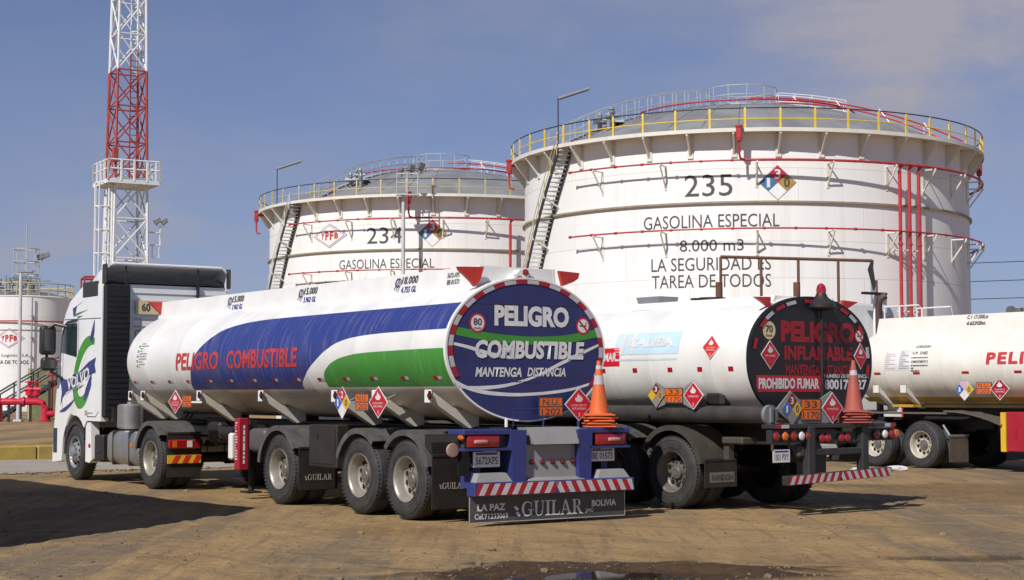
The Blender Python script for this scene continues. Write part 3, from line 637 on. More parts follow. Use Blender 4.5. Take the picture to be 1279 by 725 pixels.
def ground_mat():
    m = bpy.data.materials.new('packed_dirt'); m.use_nodes = True; t = m.node_tree; b = t.nodes['Principled BSDF']
    c = t.nodes.new('ShaderNodeTexCoord')
    def noise(sc, rz, scale, det=6, rough=.6):
        p = t.nodes.new('ShaderNodeMapping'); p.inputs['Scale'].default_value = sc; p.inputs['Rotation'].default_value = (0, 0, rz)
        n = t.nodes.new('ShaderNodeTexNoise'); n.inputs['Scale'].default_value = scale; n.inputs['Detail'].default_value = det; n.inputs['Roughness'].default_value = rough
        t.links.new(c.outputs['Object'], p.inputs[0]); t.links.new(p.outputs[0], n.inputs[0]); return n.outputs[0]
    def rng(s, a, d, lo=0, hi=1):
        r = t.nodes.new('ShaderNodeMapRange'); r.inputs['From Min'].default_value = a; r.inputs['From Max'].default_value = d; r.inputs['To Min'].default_value = lo; r.inputs['To Max'].default_value = hi
        t.links.new(s, r.inputs[0]); return r.outputs[0]
    def mixc(f, a, d, bt='MIX'):
        q = t.nodes.new('ShaderNodeMixRGB'); q.blend_type = bt
        if isinstance(f, float): q.inputs[0].default_value = f
        else: t.links.new(f, q.inputs[0])
        for i, k in ((1, a), (2, d)):
            if isinstance(k, tuple): q.inputs[i].default_value = k
            else: t.links.new(k, q.inputs[i])
        return q.outputs[0]
    sandy, grey, brown = (0.40, 0.265, 0.125, 1), (0.215, 0.167, 0.112, 1), (0.22, 0.130, 0.056, 1)
    bands = noise((1.0, .16, 1), -.6117, .55, 5, .55); big = noise((1, 1, 1), 0, .35, 6, .6); fine = noise((1, 1, 1), .3, 9, 8, .7); speck = noise((1, 1, 1), .9, 38, 3, .6)
    thin = noise((1.0, .07, 1), -.6117, 2.6, 5, .6)
    c1 = mixc(rng(bands, .44, .58), sandy, grey); c2 = mixc(rng(big, .52, .68, 0, .75), c1, brown)
    c3 = mixc(rng(thin, .50, .62, 0, .75), c2, (0.41, 0.275, 0.13, 1))
    c4 = mixc(rng(fine, .3, .75, 0, 1), mixc(1.0, c3, (.68, .66, .64, 1), 'MULTIPLY'), mixc(1.0, c3, (1.22, 1.2, 1.16, 1), 'MULTIPLY'))
    c5 = mixc(rng(speck, .60, .72, 0, .5), c4, (0.10, 0.072, 0.045, 1))
    c6 = mixc(rng(speck, .36, .26, 0, .4), c5, (0.40, 0.32, 0.22, 1))
    tk = t.nodes.new('ShaderNodeAttribute'); tk.attribute_name = 'track'; wv = t.nodes.new('ShaderNodeTexWave'); wv.bands_direction = 'Y'; wv.inputs['Scale'].default_value = 2.6; wv.inputs['Distortion'].default_value = 1.2; wv.inputs['Detail'].default_value = 3; wv.inputs['Detail Scale'].default_value = 2.5
    pw = t.nodes.new('ShaderNodeMapping'); pw.inputs['Rotation'].default_value = (0, 0, -.55); t.links.new(c.outputs['Object'], pw.inputs[0]); t.links.new(pw.outputs[0], wv.inputs[0])
    tm = t.nodes.new('ShaderNodeMath'); tm.operation = 'MULTIPLY'; t.links.new(tk.outputs['Fac'], tm.inputs[0]); t.links.new(wv.outputs['Fac'], tm.inputs[1]); c6 = mixc(rng(tk.outputs['Fac'], 0, 1, 0, .55), c6, (0.33, 0.22, 0.10, 1)); c6 = mixc(rng(tm.outputs[0], .2, .8, 0, .6), c6, (0.17, 0.12, 0.07, 1))
    clod = noise((1, 1, 1), .4, 4.2, 9, .72); rut = noise((1.0, .05, 1), -.55, 6.5, 4, .6); streak2 = noise((.12, 1.0, 1), .06, 2.4, 6, .62)
    c6 = mixc(rng(clod, .55, .68, 0, .55), c6, brown); c6 = mixc(rng(rut, .53, .66, 0, .55), c6, (0.16, 0.115, 0.07, 1)); c6 = mixc(rng(streak2, .52, .66, 0, .5), c6, (0.40, 0.265, 0.122, 1)); c6 = mixc(rng(streak2, .44, .34, 0, .4), c6, grey)
    a = t.nodes.new('ShaderNodeAttribute'); a.attribute_name = 'wet_shadow'
    c7 = mixc(a.outputs['Fac'], c6, mixc(1.0, c6, (.26, .22, .20, 1), 'MULTIPLY'))
    t.links.new(c7, b.inputs['Base Color']); b.inputs['Specular IOR Level'].default_value = .25
    t.links.new(rng(a.outputs['Fac'], 0, 1, .95, .55), b.inputs['Roughness'])
    add = t.nodes.new('ShaderNodeMath'); add.operation = 'MULTIPLY_ADD'; t.links.new(speck, add.inputs[0]); add.inputs[1].default_value = .35; t.links.new(fine, add.inputs[2])
    bp = t.nodes.new('ShaderNodeBump'); bp.inputs['Strength'].default_value = .8; bp.inputs['Distance'].default_value = .05
    ad2 = t.nodes.new('ShaderNodeMath'); ad2.operation = 'MULTIPLY_ADD'; t.links.new(tm.outputs[0], ad2.inputs[0]); ad2.inputs[1].default_value = -.35; t.links.new(add.outputs[0], ad2.inputs[2]); ad3 = t.nodes.new('ShaderNodeMath'); ad3.operation = 'MULTIPLY_ADD'; t.links.new(clod, ad3.inputs[0]); ad3.inputs[1].default_value = .9; t.links.new(ad2.outputs[0], ad3.inputs[2])
    t.links.new(ad3.outputs[0], bp.inputs['Height']); t.links.new(bp.outputs[0], b.inputs['Normal']); return m
dirt = ground_mat(); me.materials.append(dirt)
# puddle water
water = bpy.data.materials.new('puddle_water'); water.use_nodes = True; wb = water.node_tree.nodes['Principled BSDF']
wb.inputs['Base Color'].default_value = (.045, .032, .022, 1); wb.inputs['Roughness'].default_value = .04; wb.inputs['IOR'].default_value = 1.33
b = MB(); b.face([(PUD[0]+2.0*math.cos(2*PI*i/40), PUD[1]+1.0*math.sin(2*PI*i/40)  , -.042) for i in range(40)])
b.build('puddle', water, None, smooth=0)['kind'] = 'structure'
# far earth bank, kerb and paved strip on the left
def kp(s, q, z): p = KO+KD*s-KN*q; return (p[0], p[1], z)       # q = behind the kerb
b = MB(); b.ext([kp(-60, .25, -.1), kp(900, .25, -.1), kp(900, 900, -.1), kp(-260, 900, -.1), kp(-260, .25, -.1)][:4], (0, 0, .38)); bank = b.build('earth_terrace', dirt, None, smooth=0); bank['kind'] = 'structure'
kerbm = mat('kerb_yellow', (0.50, 0.33, 0.035, 1), .7, var=.2, vscale=2, dust=.55, dustcol=(.22, .18, .12, 1), bump=.4, bscale=12)
b = MB()
k = -20.0
while k < 60: c = kp(k+.95, .1, .13); b.box(c, (1.88, .34, .42), rot=Matrix.Rotation(R_(35), 3, 'Z'), bevel=.03); k += 1.9
b.build('kerb', kerbm, None)['kind'] = 'structure'
b = MB(); edge = [kp(s, -6.9+1.0*float(vnoise(np.array(s*.35), np.array(.5), 21))+.5*float(vnoise(np.array(s*1.5), np.array(.5), 22)), .004) for s in np.arange(-20, 60, .5)]
b.face([kp(-20, -.08, .004)]+edge+[kp(59.5, -.08, .004)]); b.build('paved_strip', concrete, None, smooth=0)['kind'] = 'structure'
# loose stones
rnd = random.Random(4); b = MB()
stone = mat('loose_stone', (0.19, 0.135, 0.08, 1), .9, var=.35, vscale=5)
def add_stone(x, y, r):
    t = bmesh.new(); bmesh.ops.create_icosphere(t, subdivisions=1, radius=r)
    for v in t.verts: v.co *= rnd.uniform(.7, 1.25)
    bmesh.ops.scale(t, vec=(rnd.uniform(.8, 1.4), rnd.uniform(.8, 1.2), rnd.uniform(.5, .8)), verts=t.verts)
    bmesh.ops.rotate(t, matrix=Matrix.Rotation(rnd.uniform(0, 6), 3, 'Z'), verts=t.verts)
    bmesh.ops.translate(t, vec=(x, y, float(gh(x, y))+r*.2), verts=t.verts); b._merge(t, 0)
for i in range(3600):
    y = 13+rnd.random()**1.6*16; x = rnd.uniform(-.36, .36)*y; f = rnd.random()
    if float(vnoise(np.array(x*.8), np.array(y*.8), 40)) < -.12 and f < .8: continue
    add_stone(x, y, .006+.016*f**4+(.022 if f > .992 else 0))
for i in range(260):
    s = rnd.uniform(-8, 12); p = kp(s, -7.0+rnd.gauss(0, .22), 0); add_stone(p[0], p[1], rnd.uniform(.02, .06))
for i in range(260):
    a = rnd.uniform(0, 2*PI); r = rnd.uniform(1.1, 2.0); add_stone(PUD[0]+PUD[2]*r*math.cos(a), PUD[1]+PUD[3]*r*math.sin(a), rnd.uniform(.005, .016))
g = b.build('gravel', stone, None, smooth=0); tag(g, 'loose brown stones strewn over the dirt yard', 'gravel', kind='stuff')

# ================================================================== STORAGE TANKS
RT, HT = 12.93, 15.12
def cylmap(phi0, z0, r=RT+.012):
    return lambda u, v: Vector((r*math.sin(phi0+u/r), -r*math.cos(phi0+u/r), z0+v))
def cp(phi, r, z): a = R_(phi); return Vector((r*math.sin(a), -r*math.cos(a), z))
def radial(phi): return Matrix.Rotation(R_(phi), 3, 'Z')
NFPA = (placred, mat('nfpa_blue', (.05, .16, .34, 1), .5), nochre)
def cyl_fire_diamond(root, phi, z, hw, hh):
    f0 = cylmap(R_(phi), z, RT+.012); f1 = cylmap(R_(phi), z, RT+.02); f2 = cylmap(R_(phi), z, RT+.028); q = .485
    def poly(fn, pts, m, name, par):   # subdivided so that it follows the shell
        bb = MB(); P = [(np.array(pts[i])*(1-k/4)+np.array(pts[(i+1) % len(pts)])*k/4) for i in range(len(pts)) for k in range(4)]
        c = np.mean(pts, axis=0)
        for i in range(len(P)): bb.face([fn(*c), fn(*P[i]), fn(*P[(i+1) % len(P)])])
        bmesh.ops.remove_doubles(bb.bm, verts=bb.bm.verts, dist=1e-4); return bb.build(name, m, par, smooth=0, recalc=False)
    d = poly(f0, [(0, -hh*1.03), (hw*1.03, 0), (0, hh*1.03), (-hw*1.03, 0)], grillegrey, 'hazard_diamond', root)
    for (cx, cy), m, s, tm in (((0, .5), NFPA[0], '3', lettergrey), ((-.5, 0), NFPA[1], '1', lettergrey), ((.5, 0), NFPA[2], '0', letterdark), ((0, -.5), tankwhite, '', None)):
        poly(f1, [(cx*hw, (cy-q)*hh), ((cx+q)*hw, cy*hh), (cx*hw, (cy+q)*hh), ((cx-q)*hw, cy*hh)], m, 'diamond_field', d)
        if s: text(s, (lambda cx, cy: lambda u, v: f2(u+cx*hw, v+cy*hh))(cx, cy), hw*(.18 if s == '1' else .34), hh*.56, tm, d, bold=.03, su=.3)
    return d
def storage_tank(c, label, railm, spec):
    root = thing('storage_tank', label, 'storage tank', (c[0], c[1], 0), 0, 'big white fuel storage tanks')
    b = MB(); prof = [(0, RT)]
    for k in range(1, 8): prof += [(HT*k/8-.012, RT), (HT*k/8, RT-.012), (HT*k/8+.012, RT)]
    prof += [(HT, RT)]; b.lathe(prof, n=160); shell = b.build('shell', tankwhite, root, smooth=40)
    b = MB(); b.lathe([(11.44, RT-.01), (11.43, RT+.14), (11.53, RT+.14), (11.54, RT-.01)], n=160); b.build('stiffener_ring', mat('ring_brown', (.30, .25, .17, 1), .6, var=.2), shell)
    b = MB(); rs = 26.8; zc = HT-math.sqrt(rs*rs-RT*RT)
    b.lathe([(zc+math.sqrt(rs*rs-(RT*k/14)**2)+.02, RT*k/14) for k in range(14, 0, -1)]+[(zc+rs+.02, .01)], n=120); roof = b.build('dome_roof', roofgrey, root)
    dz = lambda r: zc+math.sqrt(max(rs*rs-r*r, 0))+.02
    b = MB()      # radial lap seams of the roof plates
    for i in range(40):
        a = i*9; b.tube([cp(a, RT*k/8, dz(RT*k/8)+.01) for k in range(2, 9)], .03, n=4)
    b.build('roof_seam', mat('seam_grey', (.2, .205, .21, 1), .5), roof)
    RW = RT+.85
    b = MB(); b.lathe([(15.08, RT-.02), (15.08, RW), (15.00, RW), (15.00, RW+.02), (15.20, RW+.02), (15.20, RW-.01), (15.14, RW-.02), (15.14, RT-.02)], n=160); walk = b.build('walkway', trimwhite, root)
    b = MB(); prof2 = [cp(0, RT+.0, 15.07), cp(0, RW-.02, 15.07), cp(0, RW-.02, 14.90), cp(0, RT+.0, 13.85)]
    b.ext([p+Vector((-.05, 0, 0)) for p in prof2], (.10, 0, 0)); b.box((0, -(RT+.04), 14.4), (.30, .06, 1.2)); g0 = b.build('gusset', trimwhite, walk, smooth=0)
    ng = 36
    for i in range(1, ng): dup(g0, walk, rot=(0, 0, 2*PI*i/ng))
    # railing: thin dark top rail, coloured mid rail and posts
    b = MB(); RR = RW-.06
    b.tube([cp(i*3, RR, 16.22) for i in range(120)], .035, n=6, closed=True, mi=1); b.tube([cp(i*3, RR, 15.66) for i in range(120)], .03, n=6, closed=True)
    b.build('handrail', [railm, darkrail], walk)
    b = MB(); b.box((0, -RR, 15.70), (.11, .06, 1.06)); p0 = b.build('railing_post', railm, walk, smooth=0); npst = 48
    for i in range(1, npst): dup(p0, walk, rot=(0, 0, 2*PI*(i+(.12 if i % 7 == 0 else 0))/npst))
    # deluge pipes
    rp_ = RT+.75
    def arc(a0, a1, z, r, n=None, rr=rp_): n = n or max(4, int(abs(a1-a0)/2)); return [cp(a0+(a1-a0)*i/n, rr, z) for i in range(n+1)]
    for z in (13.55, 10.05):
        b = MB(); b.tube(arc(spec['p0'], spec['p1'], z, 0), .045, n=8); b.tube(arc(spec['r0']-38, spec['p1'], z, 0), .07, n=8) if z > 11 else None
        for a in np.arange(spec['p0'], spec['p1'], 6.7): b.cyl(cp(a-.3, rp_, z), cp(a+.3, rp_, z), .075, n=8)
        b.build('deluge_pipe', red, root)
    b = MB()
    def arm(zz):
        b.tube([cp(0, RT, zz), cp(0, rp_+.12, zz)], .045, n=6); b.tube([cp(0, RT, zz-1.15), cp(0, rp_+.1, zz-.03)], .045, n=6); b.box((0, -(RT+.02), zz-.6), (.14, .03, 1.3))
    arm(0); a0 = b.build('pipe_bracket', trimwhite, root); a0.location = (0, 0, 13.47); a0.rotation_euler = (0, 0, R_(spec['br'][0]))
    for i, a in enumerate(spec['br']):
        for z in (13.47, 9.97):
            if i == 0 and z > 11: continue
            dup(a0, root, loc=(0, 0, z), rot=(0, 0, R_(a)))
    for k, a in enumerate(spec['risers']):
        b = MB(); top = 13.55
        b.tube([cp(a, rp_-.12, .4), cp(a, rp_-.12, top-.35), cp(a+.15, rp_-.1, top-.1), cp(a+.9, rp_, top)], .095, n=10)
        for z in (3, 6.2, 9.4): b.cyl(cp(a, rp_-.12, z-.05), cp(a, rp_-.12, z+.05), .14, n=10); b.tube([cp(a, RT, z-.3), cp(a, rp_-.1, z-.3)], .04, n=6, mi=1)
        b.build('riser_pipe', [red, trimwhite], root)
    for a in spec['foam']:
        b = MB(); rr = RT+1.0; b.box(cp(a, rr, 14.9), (.30, .30, .62), rot=radial(a), bevel=.05); b.cyl(cp(a, rr, 15.2), cp(a, rr, 15.3), .2, n=10); b.cyl(cp(a, rr, 14.62), cp(a, rr, 14.5), .16, n=10); b.box(cp(a, rr-.32, 14.95), (.16, .5, .16), rot=radial(a))
        b.tube([cp(a, rr, 14.6), cp(a, rr, 13.9), cp(a+.25, rr-.05, 13.62), cp(a+1.2, rp_, 13.55)], .065, n=8); b.build('foam_chamber', red, root)
    # stairway winding up the shell
    s0, s1 = spec['stair']; zt = 14.95; zb = 0.3; dphi = (s1-s0)/6.0       # degrees per metre of height
    sp = lambda z: s0+(zt-z)*dphi
    b = MB(); z = zb
    while z < zt: b.box(cp(sp(z), RT+.50, z), (.30, .74, .045), rot=radial(sp(z))); z += .235
    st = b.build('stairway', mat('stair_grating', (.62, .61, .57, 1), .6, var=.1), root, smooth=0)
    for rr in (RT+.10, RT+.90):
        b = MB(); zs = np.arange(zb, zt+.3, .5)
        b.loft([[cp(sp(z), rr-.03, z-.22), cp(sp(z), rr+.03, z-.22), cp(sp(z), rr+.03, z+.22), cp(sp(z), rr-.03, z+.22)] for z in zs]); b.build('stringer', darkrail, st, smooth=0)
    b = MB()
    for h in (.55, 1.05): b.tube([cp(sp(z), RT+.92, z+h) for z in np.arange(zb, zt+.2, .5)], .024, n=6)
    for z in np.arange(zb, zt, 1.1): b.cyl(cp(sp(z), RT+.92, z), cp(sp(z), RT+.92, z+1.05), .028, n=6)
    b.build('stair_railing', spec.get('stairrail', railm), st)
    b = MB()
    for z in np.arange(1.5, 14, 2.2): b.tube([cp(sp(z), RT, z-.6), cp(sp(z), RT+.95, z-.1)], .05, n=6); b.tube([cp(sp(z)-4, RT, z-.1), cp(sp(z), RT+.95, z-.1)], .05, n=6)
    b.build('stair_bracket', trimwhite, st)
    # lamp over the stair head
    a = spec['lamp']; b = MB(); b.cyl(cp(a, RW, 15.1), cp(a, RW, 17.75), .035, n=8); lp = b.build('lamp_post', darkrail, walk)
    b = MB(); e0 = cp(a, RW, 17.72); d = Vector((1.75, .25, .62)); q = d.to_track_quat('X', 'Z').to_matrix(); b.box(e0+d*.5, (d.length, .16, .13), rot=q, bevel=.03); b.box(e0+d*.5-Vector((0, 0, .08)), (d.length*.9, .12, .05), rot=q, mi=1); b.build('luminaire', [greypanel, darkrail], lp)
    # roof stair, crown platform, vents
    ra = spec['roofstair']; b = MB()
    for off in (-.45, .45):
        for h in (.55, 1.1):
            P = []
            for k in range(13):
                r = RT*(1-k/13*.86); P.append(cp(ra, r, dz(r)+h)+Matrix.Rotation(R_(ra), 3, 'Z') @ Vector((off, 0, 0)))
            b.tube(P, .03, n=5)
        for k in range(0, 13):
            r = RT*(1-k/13*.86); q = cp(ra, r, dz(r))+Matrix.Rotation(R_(ra), 3, 'Z') @ Vector((off, 0, 0)); b.cyl(q, q+Vector((0, 0, 1.1)), .03, n=5)
    for k in range(40):
        r = RT*(1-k/40*.86); b.box(cp(ra, r, dz(r)+.06), (.85, .22, .04), rot=radial(ra))
    b.build('roof_stair', mat('galvanised', (.50, .51, .51, 1), .45, metal=.3, var=.1), roof)
    b = MB(); zt2 = dz(0)+.1
    b.lathe([(0, 2.1), (.06, 2.1)], c=(0, 0, zt2), n=24); b.cyl((0, 0, zt2-.2), (0, 0, zt2+.04), 2.1, n=24)
    gal = MATS['galvanised']
    for h in (.55, 1.1): b.tube([Vector((2.1*math.sin(2*PI*i/12), -2.1*math.cos(2*PI*i/12), zt2+h)) for i in range(12)], .03, n=5, closed=True)
    for i in range(12): q = Vector((2.1*math.sin(2*PI*i/12), -2.1*math.cos(2*PI*i/12), zt2)); b.cyl(q, q+Vector((0, 0, 1.1)), .03, n=5)
    b.build('crown_platform', gal, roof)
    b = MB()     # rail along the roof to the right of the crown
    for a in (spec['rail2'],):
        for off in (-.35, .35):
            for h in (.5, 1.0): b.tube([cp(a, r, dz(r)+h)+Vector((0, off, 0)) for r in np.linspace(2.1, 6.0, 6)], .028, n=5)
            for r in np.linspace(2.1, 6.0, 5): b.cyl(cp(a, r, dz(r))+Vector((0, off, 0)), cp(a, r, dz(r)+1.0)+Vector((0, off, 0)), .028, n=5)
    b.build('roof_railing', towerwhite, roof)
    b = MB()
    for a0_, r0, r1, h in ((spec['rail2']-5, .5, RT-.3, .75), (spec['rail2']-30, 1.0, RT-.2, .25)):
        b.tube([cp(a0_, r, dz(r)+h) for r in np.linspace(r0, r1, 14)], .055, n=6)
    b.tube([cp(a, 6.6, dz(6.6)+.30) for a in range(-70, 120, 6)], .05, n=6)
    for (a0_, r, h) in [(spec['rail2']-5, r, .75) for r in (3, 5.5, 8, 10.5)]: b.tube([cp(a0_, r, dz(r)), cp(a0_, r, dz(r)+h), ], .03, n=5, mi=1); b.tube([cp(a0_-4, r+.8, dz(r+.8)), cp(a0_, r, dz(r)+h+.15)], .035, n=5, mi=1)
    b.build('roof_pipe', [red, towerwhite], roof)
    for (a, r, h, rad) in ((ra+6, 10.6, .85, .12), (ra+9, 10.2, 1.0, .14), (ra+12, 10.9, .8, .12), (ra+2, 9.2, .7, .1)):      # vents beside the roof stair
        b = MB(); p = cp(a, r, dz(r)); b.cyl(p, p+Vector((0, 0, h)), rad, n=10); b.cyl(p+Vector((0, 0, h*.8)), p+Vector((0, 0, h*.8+.08)), rad*1.5, n=10); b.cyl(p+Vector((-.35, 0, h*.7)), p+Vector((.35, 0, h*.7)), rad*.7, n=8); b.cyl(p+Vector((0, 0, h)), p+Vector((0, 0, h+.2)), rad*1.35, rad*.6, n=10)
        b.build('roof_vent', grillegrey, roof)
    b = MB(); b.box(cp(ra+8, 10.3, dz(10.3)+.35), (1.7, .9, .12)); b.build('vent_platform', gal, roof)
    return root
t235 = storage_tank((13.69, 95.83), 'large white fuel tank numbered 235 with bright yellow rail round its top', yellow,
    dict(p0=-50.5, p1=97, r0=30, br=[-43, -26, -5, 11.5, 27, 39, 52, 66, 80, 92], risers=[28.5, 31.3, 34.2], foam=[-8.8, 88, -84], stair=(-53.5, -67.5), lamp=-54.2, roofstair=-62, rail2=78, stairrail=fadedyellow))
def wr(root, s, a0, a1, z0, z1, m=letterdark, bold=0.0, name='lettering'):
    w = R_(a1-a0)*RT; return text(s, cylmap(R_((a0+a1)/2), (z0+z1)/2), w, z1-z0, m, root, bold=bold, su=.6, name=name)
wr(t235, '235', -21.5, -10.4, 11.82, 12.95); wr(t235, 'GASOLINA ESPECIAL', -31.6, 0.1, 10.2, 10.88); wr(t235, '8.000 m3', -22.7, -8.0, 8.98, 9.58)
wr(t235, 'LA SEGURIDAD ES', -29.7, -1.9, 7.98, 8.66); wr(t235, 'TAREA DE TODOS', -29.6, -1.9, 7.10, 7.78)
cyl_fire_diamond(t235, -.2, 12.47, .95, .89)
t234 = storage_tank((-5.37, 123.1), 'white fuel tank numbered 234 with red diamond emblem, behind the white tank trailers', fadedyellow,
    dict(p0=-49, p1=97, r0=18, br=[-42, -26, -12, 3, 16, 29, 43, 58, 72, 88], risers=[22.8], foam=[-6.7, 78, -80], stair=(-47.5, -61), lamp=-56, roofstair=-41, rail2=84, stairrail=trimwhite))
wr(t234, '234', -20.8, -9.4, 11.9, 13.02); wr(t234, 'GASOLINA ESPECIAL', -30.5, 0.4, 10.2, 10.86); wr(t234, '8.000 m3', -22.1, -7.2, 8.95, 9.55); wr(t234, 'LA SEGURIDAD ES', -29.7, -1.9, 7.98, 8.66)
cyl_fire_diamond(t234, -.2, 12.57, .97, .92)
def emblem(root, phi, z, hw, hh, r):
    fs = [cylmap(R_(phi), z, r+.012+.008*i) for i in range(4)]
    def dia(fn, k, m, name, par):
        bb = MB(); P = [(0, -hh*k), (hw*k, 0), (0, hh*k), (-hw*k, 0)]; Q = [(P[i][0]*(1-j/5)+P[(i+1) % 4][0]*j/5, P[i][1]*(1-j/5)+P[(i+1) % 4][1]*j/5) for i in range(4) for j in range(5)]
        for i in range(len(Q)): bb.face([fn(0, 0), fn(*Q[i]), fn(*Q[(i+1) % len(Q)])])
        bmesh.ops.remove_doubles(bb.bm, verts=bb.bm.verts, dist=1e-4); return bb.build(name, m, par, smooth=0, recalc=False)
    e = dia(fs[0], 1.0, letterblue, 'emblem', root); dia(fs[1], .95, tankwhite, 'emblem_field', e); dia(fs[2], .86, letterred, 'emblem_border', e); dia(fs[3], .81, tankwhite, 'emblem_field', e)
    f = cylmap(R_(phi), z, r+.045)
    for i, ch in enumerate('YPFB'):
        u = (i-1.5)*hw*.265; hgt = hh*(.72 if i in (1, 2) else .52)
        text(ch, (lambda u: lambda a, c: f(u+a, c))(u), hw*.215, hgt, letterred, e, bold=.05)
    return e
emblem(t234, -34.4, 12.6, 1.55, .86, RT)

# small product tank far left
def small_tank():
    r, h = 4.1, 9.2; root = thing('storage_tank', 'smaller white fuel tank at the far left, behind red pipework and thin grey pole', 'storage tank', (-39.35, 130, 0))
    b = MB(); b.lathe([(0, r)]+[q for k in range(1, 6) for q in ((h*k/6-.012, r), (h*k/6, r-.012), (h*k/6+.012, r))]+[(h, r), (h+.05, r+.06), (h+.1, r)], n=90)
    sh = b.build('shell', tankwhite, root); b = MB(); b.lathe([(h+.08, r), (h+.5, r*.6), (h+.7, .05)], n=60); rf = b.build('dome_roof', roofgrey, root)
    b = MB(); b.tube([cp(i*6, r+.15, 7.3) for i in range(60)], .06, n=6, closed=True); b.build('deluge_pipe', red, root)
    b = MB(); b.tube([cp(i*6, r+.02, 6.6) for i in range(60)], .04, n=4, closed=True); b.build('stiffener_ring', grillegrey, root)
    b = MB(); b.tube([cp(28, r+.2, .2), cp(28, r+.2, h)], .06, n=6); [b.box(cp(28, r+.1, z), (.12, .25, .2)) for z in (1.5, 3, 4.5, 6, 7.7)]; b.build('riser_pipe', grillegrey, root)
    b = MB()
    for hh in (.55, 1.1): b.tube([cp(i*6, r-.05, h+hh) for i in range(60)], .04, n=5, closed=True)
    for i in range(30): b.cyl(cp(i*12, r-.05, h), cp(i*12, r-.05, h+1.1), .04, n=5)
    b.build('handrail', fadedyellow, root)
    rr = random.Random(9); b = MB()
    for i in range(26):
        a = rr.uniform(-90, 90); q = cp(a, rr.uniform(.8, 3.6), h+.3); hh = rr.uniform(.6, 1.7); b.cyl(q, q+Vector((0, 0, hh)), rr.uniform(.04, .12), n=6); b.tube([q+Vector((0, 0, hh*.8)), q+Vector((rr.uniform(-2, 2), rr.uniform(-1, 1), hh*.8))], .05, n=5)
    b.build('roof_pipework', grillegrey, rf)
    emblem(root, 5, 5.95, 1.2, .78, r)
    f = cylmap(R_(12), 4.6, r+.015); text('Logistica S.A.', f, 2.1, .3, letterdark, root, su=.4)
    f = cylmap(R_(2), 4.1, r+.015); text('ES TAREA DE TODOS', f, 3.4, .3, letterdark, root, su=.4, bold=.02)
    return root
small_tank()

